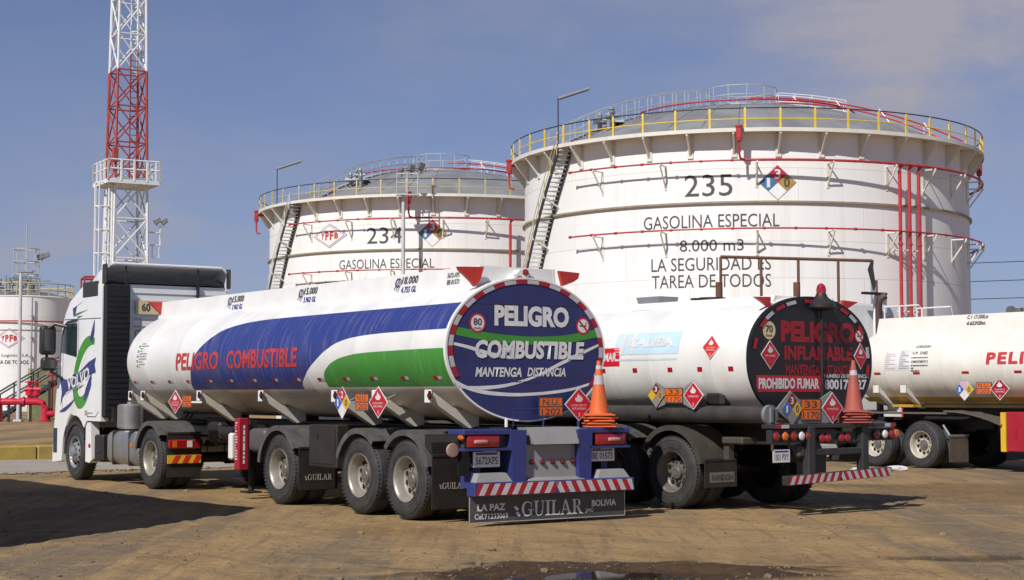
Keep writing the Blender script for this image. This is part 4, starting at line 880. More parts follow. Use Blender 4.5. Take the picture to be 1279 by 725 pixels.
# ================================================================== TOWERS, MASTS, PIPES
def lattice(mb, L0, z0, z1, panel, r=.06, mi=0, back=True, tw=None):
    z = z0; sg = ((-1, -1), (1, -1), (1, 1), (-1, 1))
    c = lambda k, zz: Vector((sg[k % 4][0]*L0(zz)/2, sg[k % 4][1]*L0(zz)/2, zz))
    while z < z1-.01:
        zz = min(z+panel, z1)
        for k in range(4):
            mb.cyl(c(k, z), c(k, zz), r, n=6, mi=mi); mb.cyl(c(k, zz), c(k+1, zz), r*.6, n=5, mi=mi); mb.cyl(c(k, z), c(k+1, zz), r*.56, n=5, mi=mi); mb.cyl(c(k+1, z), c(k, zz), r*.56, n=5, mi=mi)
        z = zz
def big_tower():
    D = 90; root = thing('lattice_tower', 'tall red and white steel lattice tower with railed platform behind truck cab', 'tower', (-32.25, 135, -.8), R_(30)); root.scale = (1.5, 1.5, 1.5)
    L0 = lambda z: 2.17-.0285*z
    for (a, c, m) in ((0.3, 13.5, towerwhite), (13.5, 19.6, towerred), (19.6, 25.75, towerwhite), (25.75, 31.9, towerred), (31.9, 38.0, towerwhite)):
        b = MB(); lattice(b, L0, a, c, 2.04 if a > 1 else 2.2, .078); b.build('lattice_section', m, root)
    b = MB(); S = 1.45; b.box((0, 0, 13.25), (2*S, 2*S, .07))
    for x, y, sx, sy in ((0, -S, 2*S, .06), (0, S, 2*S, .06), (-S, 0, .06, 2*S), (S, 0, .06, 2*S)): b.box((x, y, 13.27), (sx, sy, .22))
    pl = b.build('platform', towerwhite, root, smooth=0)
    b = MB()
    for h in (13.95, 14.45): b.tube([Vector((x*S, y*S, h)) for x, y in ((-1, -1), (1, -1), (1, 1), (-1, 1))], .045, n=4, closed=True)
    for i in range(5):
        t = -S+2*S*i/4
        for p in ((t, -S), (t, S), (-S, t), (S, t)): b.box((p[0], p[1], 13.9), (.10, .10, 1.2))
    b.build('platform_railing', towerwhite, pl, smooth=0)
    b = MB()     # caged ladder below the platform, on the left
    lx, ly = -1.30, -.55
    for s in (-.25, .25): b.cyl((lx+.1, ly+s, .3), (lx+.1, ly+s, 13.2), .045, n=6)
    for z in np.arange(.6, 13.2, .4): b.cyl((lx+.1, ly-.25, z), (lx+.1, ly+.25, z), .025, n=5)
    for z in np.arange(8.0, 13.3, 1.3): b.tube([(lx+.1, ly-.3, z), (lx-.45, ly-.33, z), (lx-.6, ly, z), (lx-.45, ly+.33, z), (lx+.1, ly+.3, z)], .04, n=5)
    for p in ((-.45, -.33), (-.6, 0), (-.45, .33)): b.cyl((lx+p[0], ly+p[1], 8.0), (lx+p[0], ly+p[1], 13.2), .035, n=5)
    b.cyl((lx+.28, ly-.2, .3), (lx+.28, ly-.2, 13.2), .09, n=8); b.build('ladder', towerwhite, root)
    for (z0, z1, m) in ((13.4, 20.8, towerred), (20.8, 38, towerwhite)):
        b = MB(); lx, ly = .28, -.2
        for s in (-.2, .2): b.cyl((lx+s, ly, z0), (lx+s, ly, z1), .04, n=6)
        for z in np.arange(z0+.2, z1, .35): b.cyl((lx-.2, ly, z), (lx+.2, ly, z), .022, n=5)
        if z0 > 19:
            for z in np.arange(z0, z1, 1.0): b.tube([(lx-.2, ly, z), (lx-.3, ly-.4, z), (lx, ly-.6, z), (lx+.3, ly-.4, z), (lx+.2, ly, z)], .03, n=5)
            for p in ((-.3, -.4), (0, -.6), (.3, -.4)): b.cyl((lx+p[0], ly+p[1], z0), (lx+p[0], ly+p[1], z1), .025, n=5)
        b.build('ladder', m, root)
    b = MB(); b.tube([(.9, -.7, 9.9), (1.75, -.7, 9.9), (1.75, -.7, 11.0)], .05, n=5); b.tube([(.9, -.7, 10.6), (1.75, -.7, 10.6)], .04, n=5); b.tube([(1.3, -.7, 9.9), (1.3, -.7, 9.2), (1.7, -.7, 9.2), (1.7, -.7, 9.9)], .035, n=5)
    br = b.build('floodlight_bracket', towerwhite, root)
    for i, x in enumerate((1.55, 1.95)):
        b = MB(); b.box((0, 0, 0), (.38, .22, .30), rot=Matrix.Rotation(R_(-30), 3, 'Y'), bevel=.04); b.cyl((0, 0, -.3), (0, 0, 0), .03, n=6); f = b.build('floodlight', grillegrey, br); f.location = (x, -.75, 11.25)
    b = MB(); b.box((-.95, -1.0, 14.75), (.3, .3, .8), bevel=.03); b.build('equipment_box', towerred, pl)
    return root
big_tower()
def far_mast():
    root = thing('floodlight_mast', 'short grey lattice mast with caged top and floodlights on the left skyline', 'mast', (-45.0, 150, -.51), R_(20)); root.scale = (1.316, 1.316, 1.316)
    b = MB(); lattice(b, lambda z: 1.25, .2, 8.6, 1.4, .05); b.build('lattice_section', rust, root)
    b = MB(); b.box((0, 0, 8.6), (1.8, 1.8, .08))
    for z in (9.3, 10.0, 10.9, 11.8): b.tube([(.85*math.cos(2*PI*i/16), .85*math.sin(2*PI*i/16), z) for i in range(16)], .04, n=5, closed=True)
    for i in range(8): b.cyl((.85*math.cos(2*PI*i/8), .85*math.sin(2*PI*i/8), 8.6), (.85*math.cos(2*PI*i/8), .85*math.sin(2*PI*i/8), 11.8), .04, n=5)
    b.cyl((0, 0, 8.6), (0, 0, 13.6), .04, n=6); b.build('caged_platform', MATS['galvanised'], root)
    for k in range(2):
        b = MB(); b.box((0, 0, 0), (.5, .3, .4), rot=Matrix.Rotation(R_(-25), 3, 'Y'), bevel=.04); b.cyl((-.3, 0, -.4), (0, 0, 0), .04, n=6); f = b.build('floodlight', grillegrey, root); f.location = (.95+.35*k, -.3, 11.3+.1*k)
far_mast()
def pole_floodlight():
    root = thing('floodlight_pole', 'slim grey pole with two floodlights on a small platform before the tank numbered 234', 'light pole', (-7.29, 108.4, 0))
    H = 14.95; b = MB(); b.cyl((0, 0, 0), (0, 0, H), .15, .12, n=12); b.build('pole', mat('pole_grey', (.52, .53, .53, 1), .5, var=.08), root)
    b = MB(); b.box((.3, -.2, H), (1.5, .6, .08)); b.tube([(-.4, -.45, H), (-.4, -.45, H+1.4)], .05, n=6); b.tube([(1.0, -.45, H), (1.0, -.45, H+1.4)], .05, n=6); b.tube([(.3, -.45, H), (.3, -.45, H+1.5)], .05, n=6)
    b.tube([(-.4, -.45, H+.8), (1.0, -.45, H+.8)], .04, n=5); b.tube([(-.4, -.45, H+1.4), (1.0, -.45, H+1.4)], .05, n=6); pf = b.build('platform', MATS['galvanised'], root)
    for k, (x, s) in enumerate(((-.1, .5), (.55, .8), (1.2, .85))):
        b = MB(); b.box((0, 0, 0), (.52*s, .3, .62*s), rot=Matrix.Rotation(R_(20), 3, 'Y') @ Matrix.Rotation(R_(25), 3, 'Z'), bevel=.06); b.cyl((0, 0, -.5), (0, 0, 0), .05, n=6); f = b.build('floodlight', mat('lamp_body_grey', (.12, .12, .12, 1), .5), pf); f.location = (x, -.4, H+1.65+.12*k)
pole_floodlight()
root = thing('light_pole', 'thin plain grey pole standing before the small far left tank', 'light pole', (-23.95, 79, 0)); b = MB(); b.cyl((0, 0, 0), (0, 0, 7.6), .10, .08, n=10); b.box((0, 0, .35), (.4, .4, .1)); b.build('pole', MATS['pole_grey'], root); b = MB(); b.box((.25, 0, 7.58), (.7, .2, .12), bevel=.03); b.build('lamp_head', grillegrey, root)
def red_platform():
    root = thing('access_platform', 'red steel railing of raised access platform just behind the truck cab roof', 'platform', (-17.75, 72, 0), R_(20)); z = 5.6
    b = MB(); b.box((0, 0, z), (2.6, 1.6, .1)); b.build('deck', towerred, root, smooth=0)
    b = MB()
    for x in (-1.2, 1.2):
        for y in (-.7, .7): b.cyl((x, y, .3), (x, y, z), .07, n=8)
    b.build('leg', towerred, root)
    b = MB(); P = ((-1.28, -.78), (1.28, -.78), (1.28, .78), (-1.28, .78))
    for h in (.55, 1.15): b.tube([(x, y, z+h) for x, y in P], .05, n=5, closed=True)
    for i in range(7):
        x = -1.28+2.56*i/6
        for y in (-.78, .78): b.cyl((x, y, z), (x, y, z+1.15), .04, n=5)
    b.build('handrail', towerred, root)
red_platform()
def pipework():
    root = thing('fire_pipework', 'red fire water pipes with valve wheels in front of the far left tank', 'pipes', (-24.0, 79, .28), R_(6)); r = .17
    b = MB(); z1_ = .98; b.tube([(-9, 0, z1_), (-1.2, 0, z1_), (.95, 0, z1_), (1.2, 0, z1_-.08), (1.32, 0, z1_-.32), (1.32, 0, .02)], r, n=12)
    for x in (-6, -4, -2.2, -.9, .3): b.cyl((x-.05, 0, z1_), (x+.05, 0, z1_), .25, n=12)
    b.cyl((1.32, 0, .02), (1.32, 0, .12), .3, n=12); b.tube([(1.3, 0, .40), (1.9, 0, .40), (2.4, .3, .55), (3.2, .5, .62), (8, .5, .62)], .14, n=10)
    b.cyl((-1.0, .1, .0), (-1.0, .1, .95), .30, .28, n=14); b.cyl((-1.0, .1, .95), (-1.0, .1, 1.1), .36, n=14); b.build('pipe_run', mat('hydrant_red', (.55, .02, .05, 1), .35, var=.1), root)
    rm = MATS['hydrant_red']
    for x in (.55, .88):
        b = MB(); z0 = z1_+.05; b.cyl((x, 0, z0), (x, 0, z0+.95), .09, n=8); b.cyl((x, 0, z0+.25), (x, 0, z0+.45), .18, n=10); b.cyl((x-.22, 0, z0+.55), (x+.22, 0, z0+.55), .11, n=8); b.lathe([(-.03, .20), (0, .24), (.03, .20)], c=(x, 0, z0+.9), n=16); b.build('valve', rm, root)
    b = MB()
    for x in (-3, -.4, .15, .62): b.box((x, 0, .45), (.12, .12, .95))
    b.build('pipe_support', blackplastic, root, smooth=0); b = MB(); b.box((1.95, .1, 1.95), (1.1, .1, .1)); b.box((1.5, .1, 1.0), (.12, .12, 1.9)); b.box((2.4, .1, 1.0), (.12, .12, 1.9)); b.build('pipe_support', blackplastic, root, smooth=0)
    b = MB(); b.tube([(1.55, .4, .2), (1.55, .4, 3.1)], .07, n=8); b.tube([(1.2, .4, 2.3), (3.4, .4, 2.3)], .05, n=6); b.tube([(1.1, .4, 3.0), (1.9, .4, 3.0)], .08, n=6); b.cyl((1.55, .4, 1.7), (1.55, .4, 1.9), .17, n=10); b.build('riser_pipe', red, root)
pipework()
def site_stair():
    root = thing('site_stair', 'black steel stair with pipe handrails beside olive panel at the far left', 'stairs', (-24.3, 84, .28), R_(4))
    b = MB()
    for k in range(12): b.box((-2.2+.35*k, 0, .25+.22*k), (.34, 1.0, .05))
    for y in (-.52, .52): b.ext([(-2.4, y, 0), (-2.1, y, 0), (2.1, y, 2.75), (1.8, y, 2.75)], (0, .05, 0))
    b.build('tread', darkrail, root, smooth=0)
    b = MB()
    for y in (-.55, .55):
        for h in (.6, 1.15): b.tube([(-2.6, y, h-.05), (2.0, y, 2.75+h), (4.6, y, 2.75+h)], .05, n=6)
        for k in range(5): b.cyl((-2.2+.95*k, y, .2+.62*k), (-2.2+.95*k, y, 1.35+.6*k), .04, n=6)
        b.cyl((3.2, y, 0), (3.2, y, 3.9), .05, n=6); b.cyl((4.6, y, 0), (4.6, y, 3.9), .05, n=6)
    b.build('handrail', darkrail, root)
    b = MB(); b.box((3.3, 0, 2.7), (2.8, 1.1, .08)); b.build('landing', fadedyellow, root, smooth=0)
    p = thing('panel_wall', 'olive green steel panel behind the black stair at far left', 'panel', (-23.6, 86.5, .28), R_(3)); b = MB(); b.box((0, 0, 1.35), (4.2, .15, 2.7)); 
    b.build('panel', olive, p, smooth=0); b = MB(); [b.box((x, -.12, 1.3), (.1, .1, 2.7)) for x in (-2, 0, 2)]; b.build('post', fadedyellow, p, smooth=0)
site_stair()
def rusty_frame():
    root = thing('pipe_frame', 'rusty brown pipe frame with ragged black flag, rising behind the black-ended tank', 'frame', (11.35, 46, 0), R_(2)); top = 5.5
    xs = [-5.45, -4.3, -3.24, -2.1, -1.15]
    b = MB(); b.cyl((xs[0], 0, top), (xs[-1]+.0, 0, top-.10), .045, n=8); b.build('top_rail', rust, root)
    b = MB(); b.cyl((xs[0], 0, 4.25), (xs[1]+.3, 0, 4.28), .04, n=8); b.build('lower_rail', rust, root)
    for i, x in enumerate(xs[:4]):
        b = MB(); b.cyl((x, 0, 0), (x, 0, top-.03*i), .042, n=8)
        if i % 2 == 0: b.cyl((x-.05, 0, 0), (x-.05, 0, 4.78), .10, n=10)
        b.build('post', rust, root)
    b = MB(); x = xs[-1]; b.cyl((x, 0, 0), (x, 0, top-.05), .03, n=8); b.build('post', grillegrey, root)
    b = MB(); pts = [(x-.02, 5.4), (x+.06, 5.42), (x+.04, 5.2), (x+.10, 4.75), (x+.06, 4.45), (x-.06, 4.9), (x-.12, 5.15)]
    b.ext([(px, -.05, pz) for px, pz in pts], (0, .02, 0)); b.build('flag', blackplastic, root, smooth=0)
rusty_frame()
def wires():
    A = [(70, 190), (-21, 205)]
    for i, (x, y) in enumerate(A):
        r = thing('utility_pole', 'wooden utility pole beyond the tanks %s' % ('at the right edge' if i == 0 else 'hidden behind the tank numbered 234'), 'utility pole', (x, y, 0)); b = MB(); b.cyl((0, 0, 0), (0, 0, 18.5), .22, .14, n=10); b.build('pole', rust, r)
        b = MB(); b.box((0, 0, 17.6), (.2, 2.6, .2)); b.box((0, 0, 15.4), (.2, 2.2, .2)); b.build('crossarm', rust, r)
    for z, nm in ((17.6, 'uppermost'), (15.4, 'middle'), (13.3, 'lowest')):
        b = MB(); b.tube([Vector((A[0][0]+(A[1][0]-A[0][0])*t, A[0][1]+(A[1][1]-A[0][1])*t, z-3*t*(1-t))) for t in np.linspace(0, 1, 24)], .05, n=5)
        tag(b.build('overhead_wire', darkrail, None), '%s of the thin overhead wires running right from the tank numbered 235' % nm, 'wire', 'overhead wires beside the large tank')
wires()

# ================================================================== VEHICLES
LEFT = Vector((-1, 0, 0)); REAR = Vector((0, -1, 0))
def lampunit(parent, x, y, z, w, h, m=lampred, name='tail_light'):
    b = MB(); b.box((x, y, z), (w, .05, h), bevel=.025, seg=2); return b.build(name, m, parent)
def roundlamp(parent, x, y, z, r, m, name='marker_lamp'):
    b = MB(); b.lathe([(.02, r*1.18), (-.012, r*1.18), (-.014, r), (-.03, r*.8), (-.04, .001)], c=(x, y, z), axis='y', n=18, mis=[1, 1, 0, 0]); return b.build(name, [m, blackplastic], parent)
def licence(parent, x, y, z, w, h, s, backing=refwhite):
    b = MB(); b.box((x, y, z), (w, .008, h), bevel=.003); p = b.build('licence_plate', lettergrey, parent)
    text(s, rearplane(x, y-.006, z-h*.08), w*.82, h*.5, letterdark, p, bold=.015)
    b = MB(); b.face([rearplane(x, y-.006, z+h*.36)(u, v) for u, v in ((-w*.4, -h*.07), (w*.4, -h*.07), (w*.4, h*.07), (-w*.4, h*.07))]); b.build('plate_band', letterblue, p, smooth=0, recalc=False); return p
def speed_sign(fn, nrm, r, num, parent, unit='Km/h', ring=placred, face=lettergrey):
    p = shape(fn, disc_pts(r), ring, parent, 'speed_sign'); shape(lift(fn, .002, nrm), disc_pts(r*.80), face, p, 'sign_face')
    f = lift(fn, .004, nrm); text(num, lambda u, v: f(u, v+r*.12), r*1.05, r*.72, letterdark, p, bold=.025); text(unit, lambda u, v: f(u, v-r*.52), r*.8, r*.26, letterdark, p, bold=.02); return p
def nosmoking(fn, nrm, r, parent, face=lettergrey):
    p = shape(fn, disc_pts(r), placred, parent, 'no_smoking_sign'); shape(lift(fn, .002, nrm), disc_pts(r*.78), face, p, 'sign_face'); f = lift(fn, .004, nrm); f2 = lift(fn, .006, nrm)
    shape(f, [(-r*.5, -r*.08), (r*.45, -r*.08), (r*.45, r*.08), (-r*.5, r*.08)], letterdark, p, 'cigarette'); shape(f, [(r*.3, r*.15), (r*.42, r*.15), (r*.5, r*.45), (r*.35, r*.4)], letterdark, p, 'smoke')
    c = .707*r*.85; e = .08*r; shape(f2, [(-c-e, c-e), (c-e, -c-e), (c+e, -c+e), (-c+e, c+e)], placred, p, 'slash'); return p
def cone_stack(x0, frame_root, x, y, z, n, m, labels, group, h=.72):
    """nested cones; each is its own thing"""
    M = frame_root; rz = M.rotation_euler.z; first = None; R = Matrix.Rotation(rz, 3, 'Z')
    for i in range(n):
        loc = Vector(M.location)+R @ Vector((x, y, z+.037*i)); a = R_((4, 10, -1, 13, 2)[i % 5])
        root = thing('traffic_cone', labels[i], 'traffic cone', loc, a, group)
        if first is None:
            first = root
            b = MB(); b.box((0, 0, .012), (.40, .40, .020), bevel=.012, seg=2); b.box((0, 0, .027), (.32, .32, .012), bevel=.005); b.build('base', m, root)
            b = MB(); ro = lambda t: .130*(1-t)+.024*t
            b.lathe([(.03, ro(0)+.012)]+[(.03+(h-.03)*t, ro(t)) for t in np.linspace(0, 1, 9)]+[(h, .012)]+[(.03+(h-.03)*t, ro(t)-.0035) for t in np.linspace(.98, 0, 6)], n=36); b.build('cone_body', m, root)
            for (t0, t1) in x0:
                b = MB(); b.lathe([(.03+(h-.03)*t, ro(t)+.0018) for t in np.linspace(t0, t1, 4)], n=36); b.build('reflective_band', refwhite, root)
        else:
            for ch in first.children: dup(ch, root)

# ------------------------------------------------------------------ truck 1: trailer
T1C, H1 = (-.36, 21.83), .6117
tr1 = thing('tank_trailer', 'white tank trailer with blue and green livery and round blue rear end, nearest the camera', 'tank trailer', (T1C[0], T1C[1], 0), H1)
A1, B1, Z1 = 1.264, .929, 2.194
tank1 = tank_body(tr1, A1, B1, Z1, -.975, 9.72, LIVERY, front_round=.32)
es = lambda y, z, off=.004: ellside(A1, B1, Z1, y, z, off)
text('PELIGRO', es(6.52, 2.155), 1.70, .29, letterred, tr1, shear=.22, bold=.028, sv_=.04)
text('COMBUSTIBLE', es(4.18, 2.155), 2.38, .29, letterred, tr1, shear=.22, bold=.028, sv_=.04)
flank_reflectors(tr1, lambda y: es(y, 1.83), [9.28, 8.53, 7.77, 7.01, 6.2, 5.42, 4.6, 3.88, 3.16, 2.44, 1.70, .95, .15, -.65])
scribble(es(8.76, 2.30), .34, .46, 10, mat('faded_print', (.33, .33, .33, 1), .6), tr1, 'notice_print', 3)
for k in range(5): sheet(es(9.0, 2.11+.085*k), .07, .04, mat('faded_green', (.16, .34, .18, 1), .5), tr1, 'notice_box', nv=2)
# upper coaming with volumes
cw = MB(); yb, yf, zb_, zt_ = -.76, 9.62, 2.80, 3.275
for s in (-1, 1): cw.ext([(s*.64, yb, zb_), (s*.60, yb, zt_), (s*.57, yb, zt_), (s*.61, yb, zb_)], (0, yf-yb, 0))
cw.ext([(-.637, yb+.004, zb_), (-.597, yb+.004, zt_-.003), (.597, yb+.004, zt_-.003), (.637, yb+.004, zb_)], (0, .03, 0)); cw.ext([(-.637, yf-.034, zb_), (-.597, yf-.034, zt_-.003), (.597, yf-.034, zt_-.003), (.637, yf-.034, zb_)], (0, .03, 0))
cw.box((0, (yb+yf)/2, 3.10), (1.17, yf-yb-.08, .02)); coam = cw.build('coaming', white, tr1)
for y in (1.2, 4.0, 7.0):
    b = MB(); b.cyl((0, y, 3.1), (0, y, 3.20), .28, n=24); b.cyl((0, y, 3.2), (0, y, 3.235), .24, .18, n=24); b.build('manhole_lid', grillegrey, coam)
cside = lambda y, z: (lambda u, v: Vector((-.625-.006+.085*(-(z+v-3.0))*-1*1.0*.0+(z+v-3.0)*.085, y-u, z+v)))
for y, v1, v2 in ((6.42, '15.000', '3.962 GL'), (3.9, '15.000', '3.962 GL'), (1.02, '18.000', '4.755 GL')):
    f = cside(y, 3.13); text(v1, (lambda f: lambda u, v: f(u+.08, v+.055))(f), .44, .105, letterdark, coam, shear=.3, bold=.02); text(v2, (lambda f: lambda u, v: f(u+.06, v-.075))(f), .40, .085, letterblue, coam, shear=.3, bold=.02)
    for k in range(3): ribbon(f, [(-.33+.05*k, -.06-.02*k), (-.25+.05*k, .02), (-.16+.03*k, (.09-.02*k))], .011, letterblue, coam, 'volume_flourish')
    text('C', (lambda f: lambda u, v: f(u-.24, v+.03))(f), .13, .13, letterdark, coam, bold=.02, shear=.2)
f = cside(-.16, 3.14); text('5672-XPS', (lambda f: lambda u, v: f(u, v+.045))(f), .30, .065, letterdark, coam, bold=.015, shear=.2); text('BE-01573', (lambda f: lambda u, v: f(u, v-.045))(f), .30, .065, letterdark, coam, bold=.015, shear=.2)
flag(tr1, [(-1.0, 3.235), (-.60, 3.25), (-.66, 3.07), (-.74, 2.99), (-.80, 3.05), (-.90, 3.13), (-.98, 3.19)], -.86); flag(tr1, [(.60, 3.25), (.94, 3.235), (.92, 3.16), (.84, 3.11), (.66, 3.05)], -.86)
flag(tr1, [(-.86, 3.27), (-.46, 3.28), (-.50, 3.10), (-.56, 3.01), (-.72, 3.14)], 9.5); flag(tr1, [(.62, 3.27), (1.0, 3.26), (.84, 3.11), (.66, 3.05)], 9.5)
b = MB(); b.ext([(-.16, -.90, 3.17), (.20, -.90, 3.17), (.20, -.90, 3.04), (-.16, -.90, 3.04)], (0, .15, 0)); b.ext([(-.12, -.90, 3.172), (.16, -.90, 3.172), (.10, -.90, 3.235), (-.06, -.90, 3.235)], (0, .14, 0)); b.box((.02, -.85, 3.03), (.40, .16, .02), mi=1); lb = b.build('lamp_bracket', [white, black], tr1)
roundlamp(lb, .02, -.905, 3.20, .036, lampred); roundlamp(lb, -.075, -.905, 3.10, .042, lampamber); roundlamp(lb, .115, -.905, 3.10, .042, lampamber)
# rear end
b = MB(); b.face([(super_pt(A1*.985, B1*.985, Z1, 2*PI*i/96)[0], -.980, super_pt(A1*.985, B1*.985, Z1, 2*PI*i/96)[1]) for i in range(96)]); rp1 = b.build('rear_panel', blue, tr1, smooth=0)
rear_ring(tr1, A1, B1, Z1, -.983, white, k0=.980, k1=1.003)
b = MB(); th0, th1, nseg = R_(-24), R_(212), 27
for i in range(nseg):
    for j in range(4):
        P = [super_pt(1, 1, 0, th0+(th1-th0)*(i+j/4+jj)/nseg) for jj in (0, .25)]
        q = lambda p, k: (p[0]*A1*k, -.990, Z1+p[1]*B1*k); b.face([q(P[0], .918), q(P[1], .918), q(P[1], .972), q(P[0], .972)], mi=i % 2)
b.build('reflective_tape', [refred, refwhite], rp1, smooth=0)
rf = lambda d: (lambda u, v: Vector((u, -.980-d, v)))
ribbon(rf(.003), [(-1.12, 2.415), (-.55, 2.335), (0.05, 2.305), (.6, 2.33), (1.13, 2.43)], .105, green, rp1, 'green_stripe')
ribbon(rf(.003), [(-1.16, 2.255), (-.95, 2.22), (-.6, 2.13), (-.2, 2.08)], [.035, .05, .04], lettergrey, rp1, 'white_stripe')
ribbon(rf(.003), [(1.17, 2.275), (.95, 2.19), (.53, 2.02), (.1, 1.83), (-.35, 1.72), (-.75, 1.69), (-1.07, 1.71)], [.03, .05, .045, .03, .04, .05, .03], lettergrey, rp1, 'white_stripe')
ribbon(rf(.005), [(-1.16, 1.80), (-1.05, 1.715), (-.7, 1.635), (-.2, 1.605), (.3, 1.63), (.75, 1.68), (1.14, 1.79)], [.04, .05, .04, .04, .03], lettergrey, rp1, 'white_stripe')
ribbon(rf(.002), [(-.95, 2.765), (1.0, 2.775)], .008, blackplastic, rp1, 'panel_seam')
text('PELIGRO', lambda u, v: rf(.006)(u+.07, v+2.625), 1.19, .27, lettergrey, rp1, bold=.05)
text('COMBUSTIBLE', lambda u, v: rf(.010)(u+.045, v+2.19), 1.74, .235, lettergrey, rp1, bold=.045, shear=.1)
text('MANTENGA', lambda u, v: rf(.006)(u-.46, v+1.90), .72, .125, lettergrey, rp1, bold=.03, shear=.22); text('DISTANCIA', lambda u, v: rf(.006)(u+.30, v+1.905), .62, .115, lettergrey, rp1, bold=.03, shear=.22)
speed_sign(lambda u, v: rf(.006)(u-.785, v+2.52), REAR, .125, '80', rp1); nosmoking(lambda u, v: rf(.006)(u+.90, v+2.52), REAR, .115, rp1)
scribble(lambda u, v: rf(.006)(u+.1, v+1.78), .9, .02, 1, letterblue, rp1, 'small_print')
un_plate(lambda u, v: Vector((u+.315, -1.06, v+1.455)), REAR, .385, .25, tr1, 'N.U.', '1202')
flame_diamond(lambda u, v: Vector((u+.725, -1.12, v+1.485)), REAR, .235, .22, tr1, ['LIQUIDO', 'INFLAMABLE'])
b = MB(); b.cyl((.73, -1.10, 1.18), (.73, -1.10, 1.45), .018, n=8); b.cyl((.2, -1.05, 1.18), (.2, -1.05, 1.34), .012, n=6); b.tube([(-.28, -1.05, 1.2), (-.28, -1.05, 1.43), (.2, -1.05, 1.43)], .007, n=5); b.cyl((-.35, -1.0, 1.15), (-.35, -1.0, 1.3), .022, n=8, mi=1); b.build('sign_support', [framblue, white], tr1)
# ribs under the tank, each with a pale cap and a marker lamp
def rib(parent, y, m, zc=Z1, capm=white, th=.13, foot=1.2, top=1.66):
    b = MB(); b.ext([(-1.17, y, top), (-1.185, y, top-.12), (-.60, y, foot-.02), (-.45, y, foot), (-.45, y, foot+.15), (-.85, y, foot+.25)], (0, th, 0)); r = b.build('tank_rib', m, parent, smooth=0)
    b = MB(); b.box((-1.185, y+th/2, top-.07), (.03, th+.02, .17), bevel=.008); b.build('rib_cap', capm, r); return r
rib0 = rib(tr1, 0.0, beige); rib0.location = (0, -.52, 0)
b = MB(); b.lathe([(.0, .032), (-.02, .036), (-.04, .03), (-.048, .008)], c=(-1.20, -.02, 1.60), axis='x', n=14); b.cyl((-1.23, -.035, 1.55), (-1.23, -.035, 1.66), .018, n=8, mi=1); b.build('marker_lamp', [lampred, hole], rib0)
for y in (.82, 1.95, 4.25, 6.5, 8.85, 9.42): dup(rib0, tr1, loc=(0, y, 0))
for (y0, z) in ((7.12, 1.49),):
    flame_diamond(sideplane(-1.25, 7.37, 1.49), LEFT, .29, .20, tr1, ['LIQUIDO', 'INFLAMABLE']); un_plate(sideplane(-1.25, 6.9, 1.50), LEFT, .36, .20, tr1, 'N.U.', '1202')
b = MB(); b.box((-1.245, 6.55, 1.49), (.01, .45, .03)); b.build('placard_rail', white, tr1)
fire_diamond(sideplane(-1.26, 1.66, 1.50), LEFT, .23, .225, tr1, ('2', '1', '0')); un_plate(sideplane(-1.25, 1.13, 1.51), LEFT, .36, .235, tr1, 'N.U.', '1202'); flame_diamond(sideplane(-1.27, .66, 1.51), LEFT, .25, .215, tr1, ['LIQUIDO', 'INFLAMABLE'])
b = MB(); b.box((-1.235, 1.15, 1.51), (.012, 1.2, .03)); [b.cyl((-1.235, y, 1.5), (-.95, y, 1.62), .015, n=6) for y in (1.6, 1.1, .7)]; b.build('placard_rail', grillegrey, tr1)
# chassis and running gear
chassis(tr1, -1.15, 9.6, ymid=(0, 1.2, 3.58)); YA = (0.0, 1.205, 3.585)
for y in YA:
    axle(tr1, y); place_wheel('dual', tr1, y, -1); place_wheel('dual', tr1, y, 1)
for side in (-1, 1):
    fender(tr1, 0, fendermat, side, tail=None, a0=40, a1=163); fender(tr1, 1.205, fendermat, side, a0=22, a1=132); fender(tr1, 3.585, fendermat, side, a0=8, a1=150)
    mudflap(tr1, -.66, side*1.26, side*.62, .17, .86); mudflap(tr1, 2.93, side*1.26, side*.62, .24, .86)
b = MB(); b.ext([(-1.262, -.50, .96), (-1.262, -.66, .86), (-.64, -.66, .86), (-.64, -.50, .96)], (0, .005, .15)); b.build('fender_bracket', blackplastic, tr1, smooth=0)
guilar(rearplane(-.93, -.674, .46), .36, .08, tr1, mat('flap_letters', (.42, .36, .31, 1), .6)); guilar(rearplane(-.92, 2.916, .42), .40, .085, tr1, MATS['flap_letters'])
b = MB(); b.box((-.97, 2.27, .89), (.52, .82, .60), bevel=.015); b.box((-1.235, 2.27, .89), (.012, .72, .50), bevel=.004); b.box((-1.245, 2.42, 1.02), (.02, .05, .07)); b.build('tool_box', blackplastic, tr1)
b = MB(); b.box((-.95, 4.45, .92), (.5, .55, .36), bevel=.08, seg=3); b.build('water_tank', mat('dusty_grey_plastic', (.07, .07, .07, 1), .5, dust=.2, dustcol=DUST), tr1)
b = MB(); b.box((-1.18, 4.98, .85), (.17, .17, .80), bevel=.015); ll = b.build('extinguisher_box', mat('box_red', (.34, .013, .028, 1), .35, var=.1), tr1)
scribble(plane((-1.18-.002, 4.891, .85), (0, 0, 1), (-1, 0, 0)), .6, .07, 1, lettergrey, ll, 'box_lettering', 8); scribble(sideplane(-1.269, 4.98, .9), .08, .6, 14, lettergrey, ll, 'box_lettering', 12)
for s in (-1, 1):
    b = MB(); b.box((s*.95, 5.1, .85), (.12, .14, .75)); b.cyl((s*.95, 5.1, .12), (s*.95, 5.1, .5), .045, n=10); b.box((s*.95, 5.1, .10), (.25, .28, .03), bevel=.008); b.build('landing_leg', black, tr1)
b = MB(); b.box((-1.1, 5.42, .80), (.16, .12, .42), bevel=.03); b.build('fluid_bottle', white, tr1)
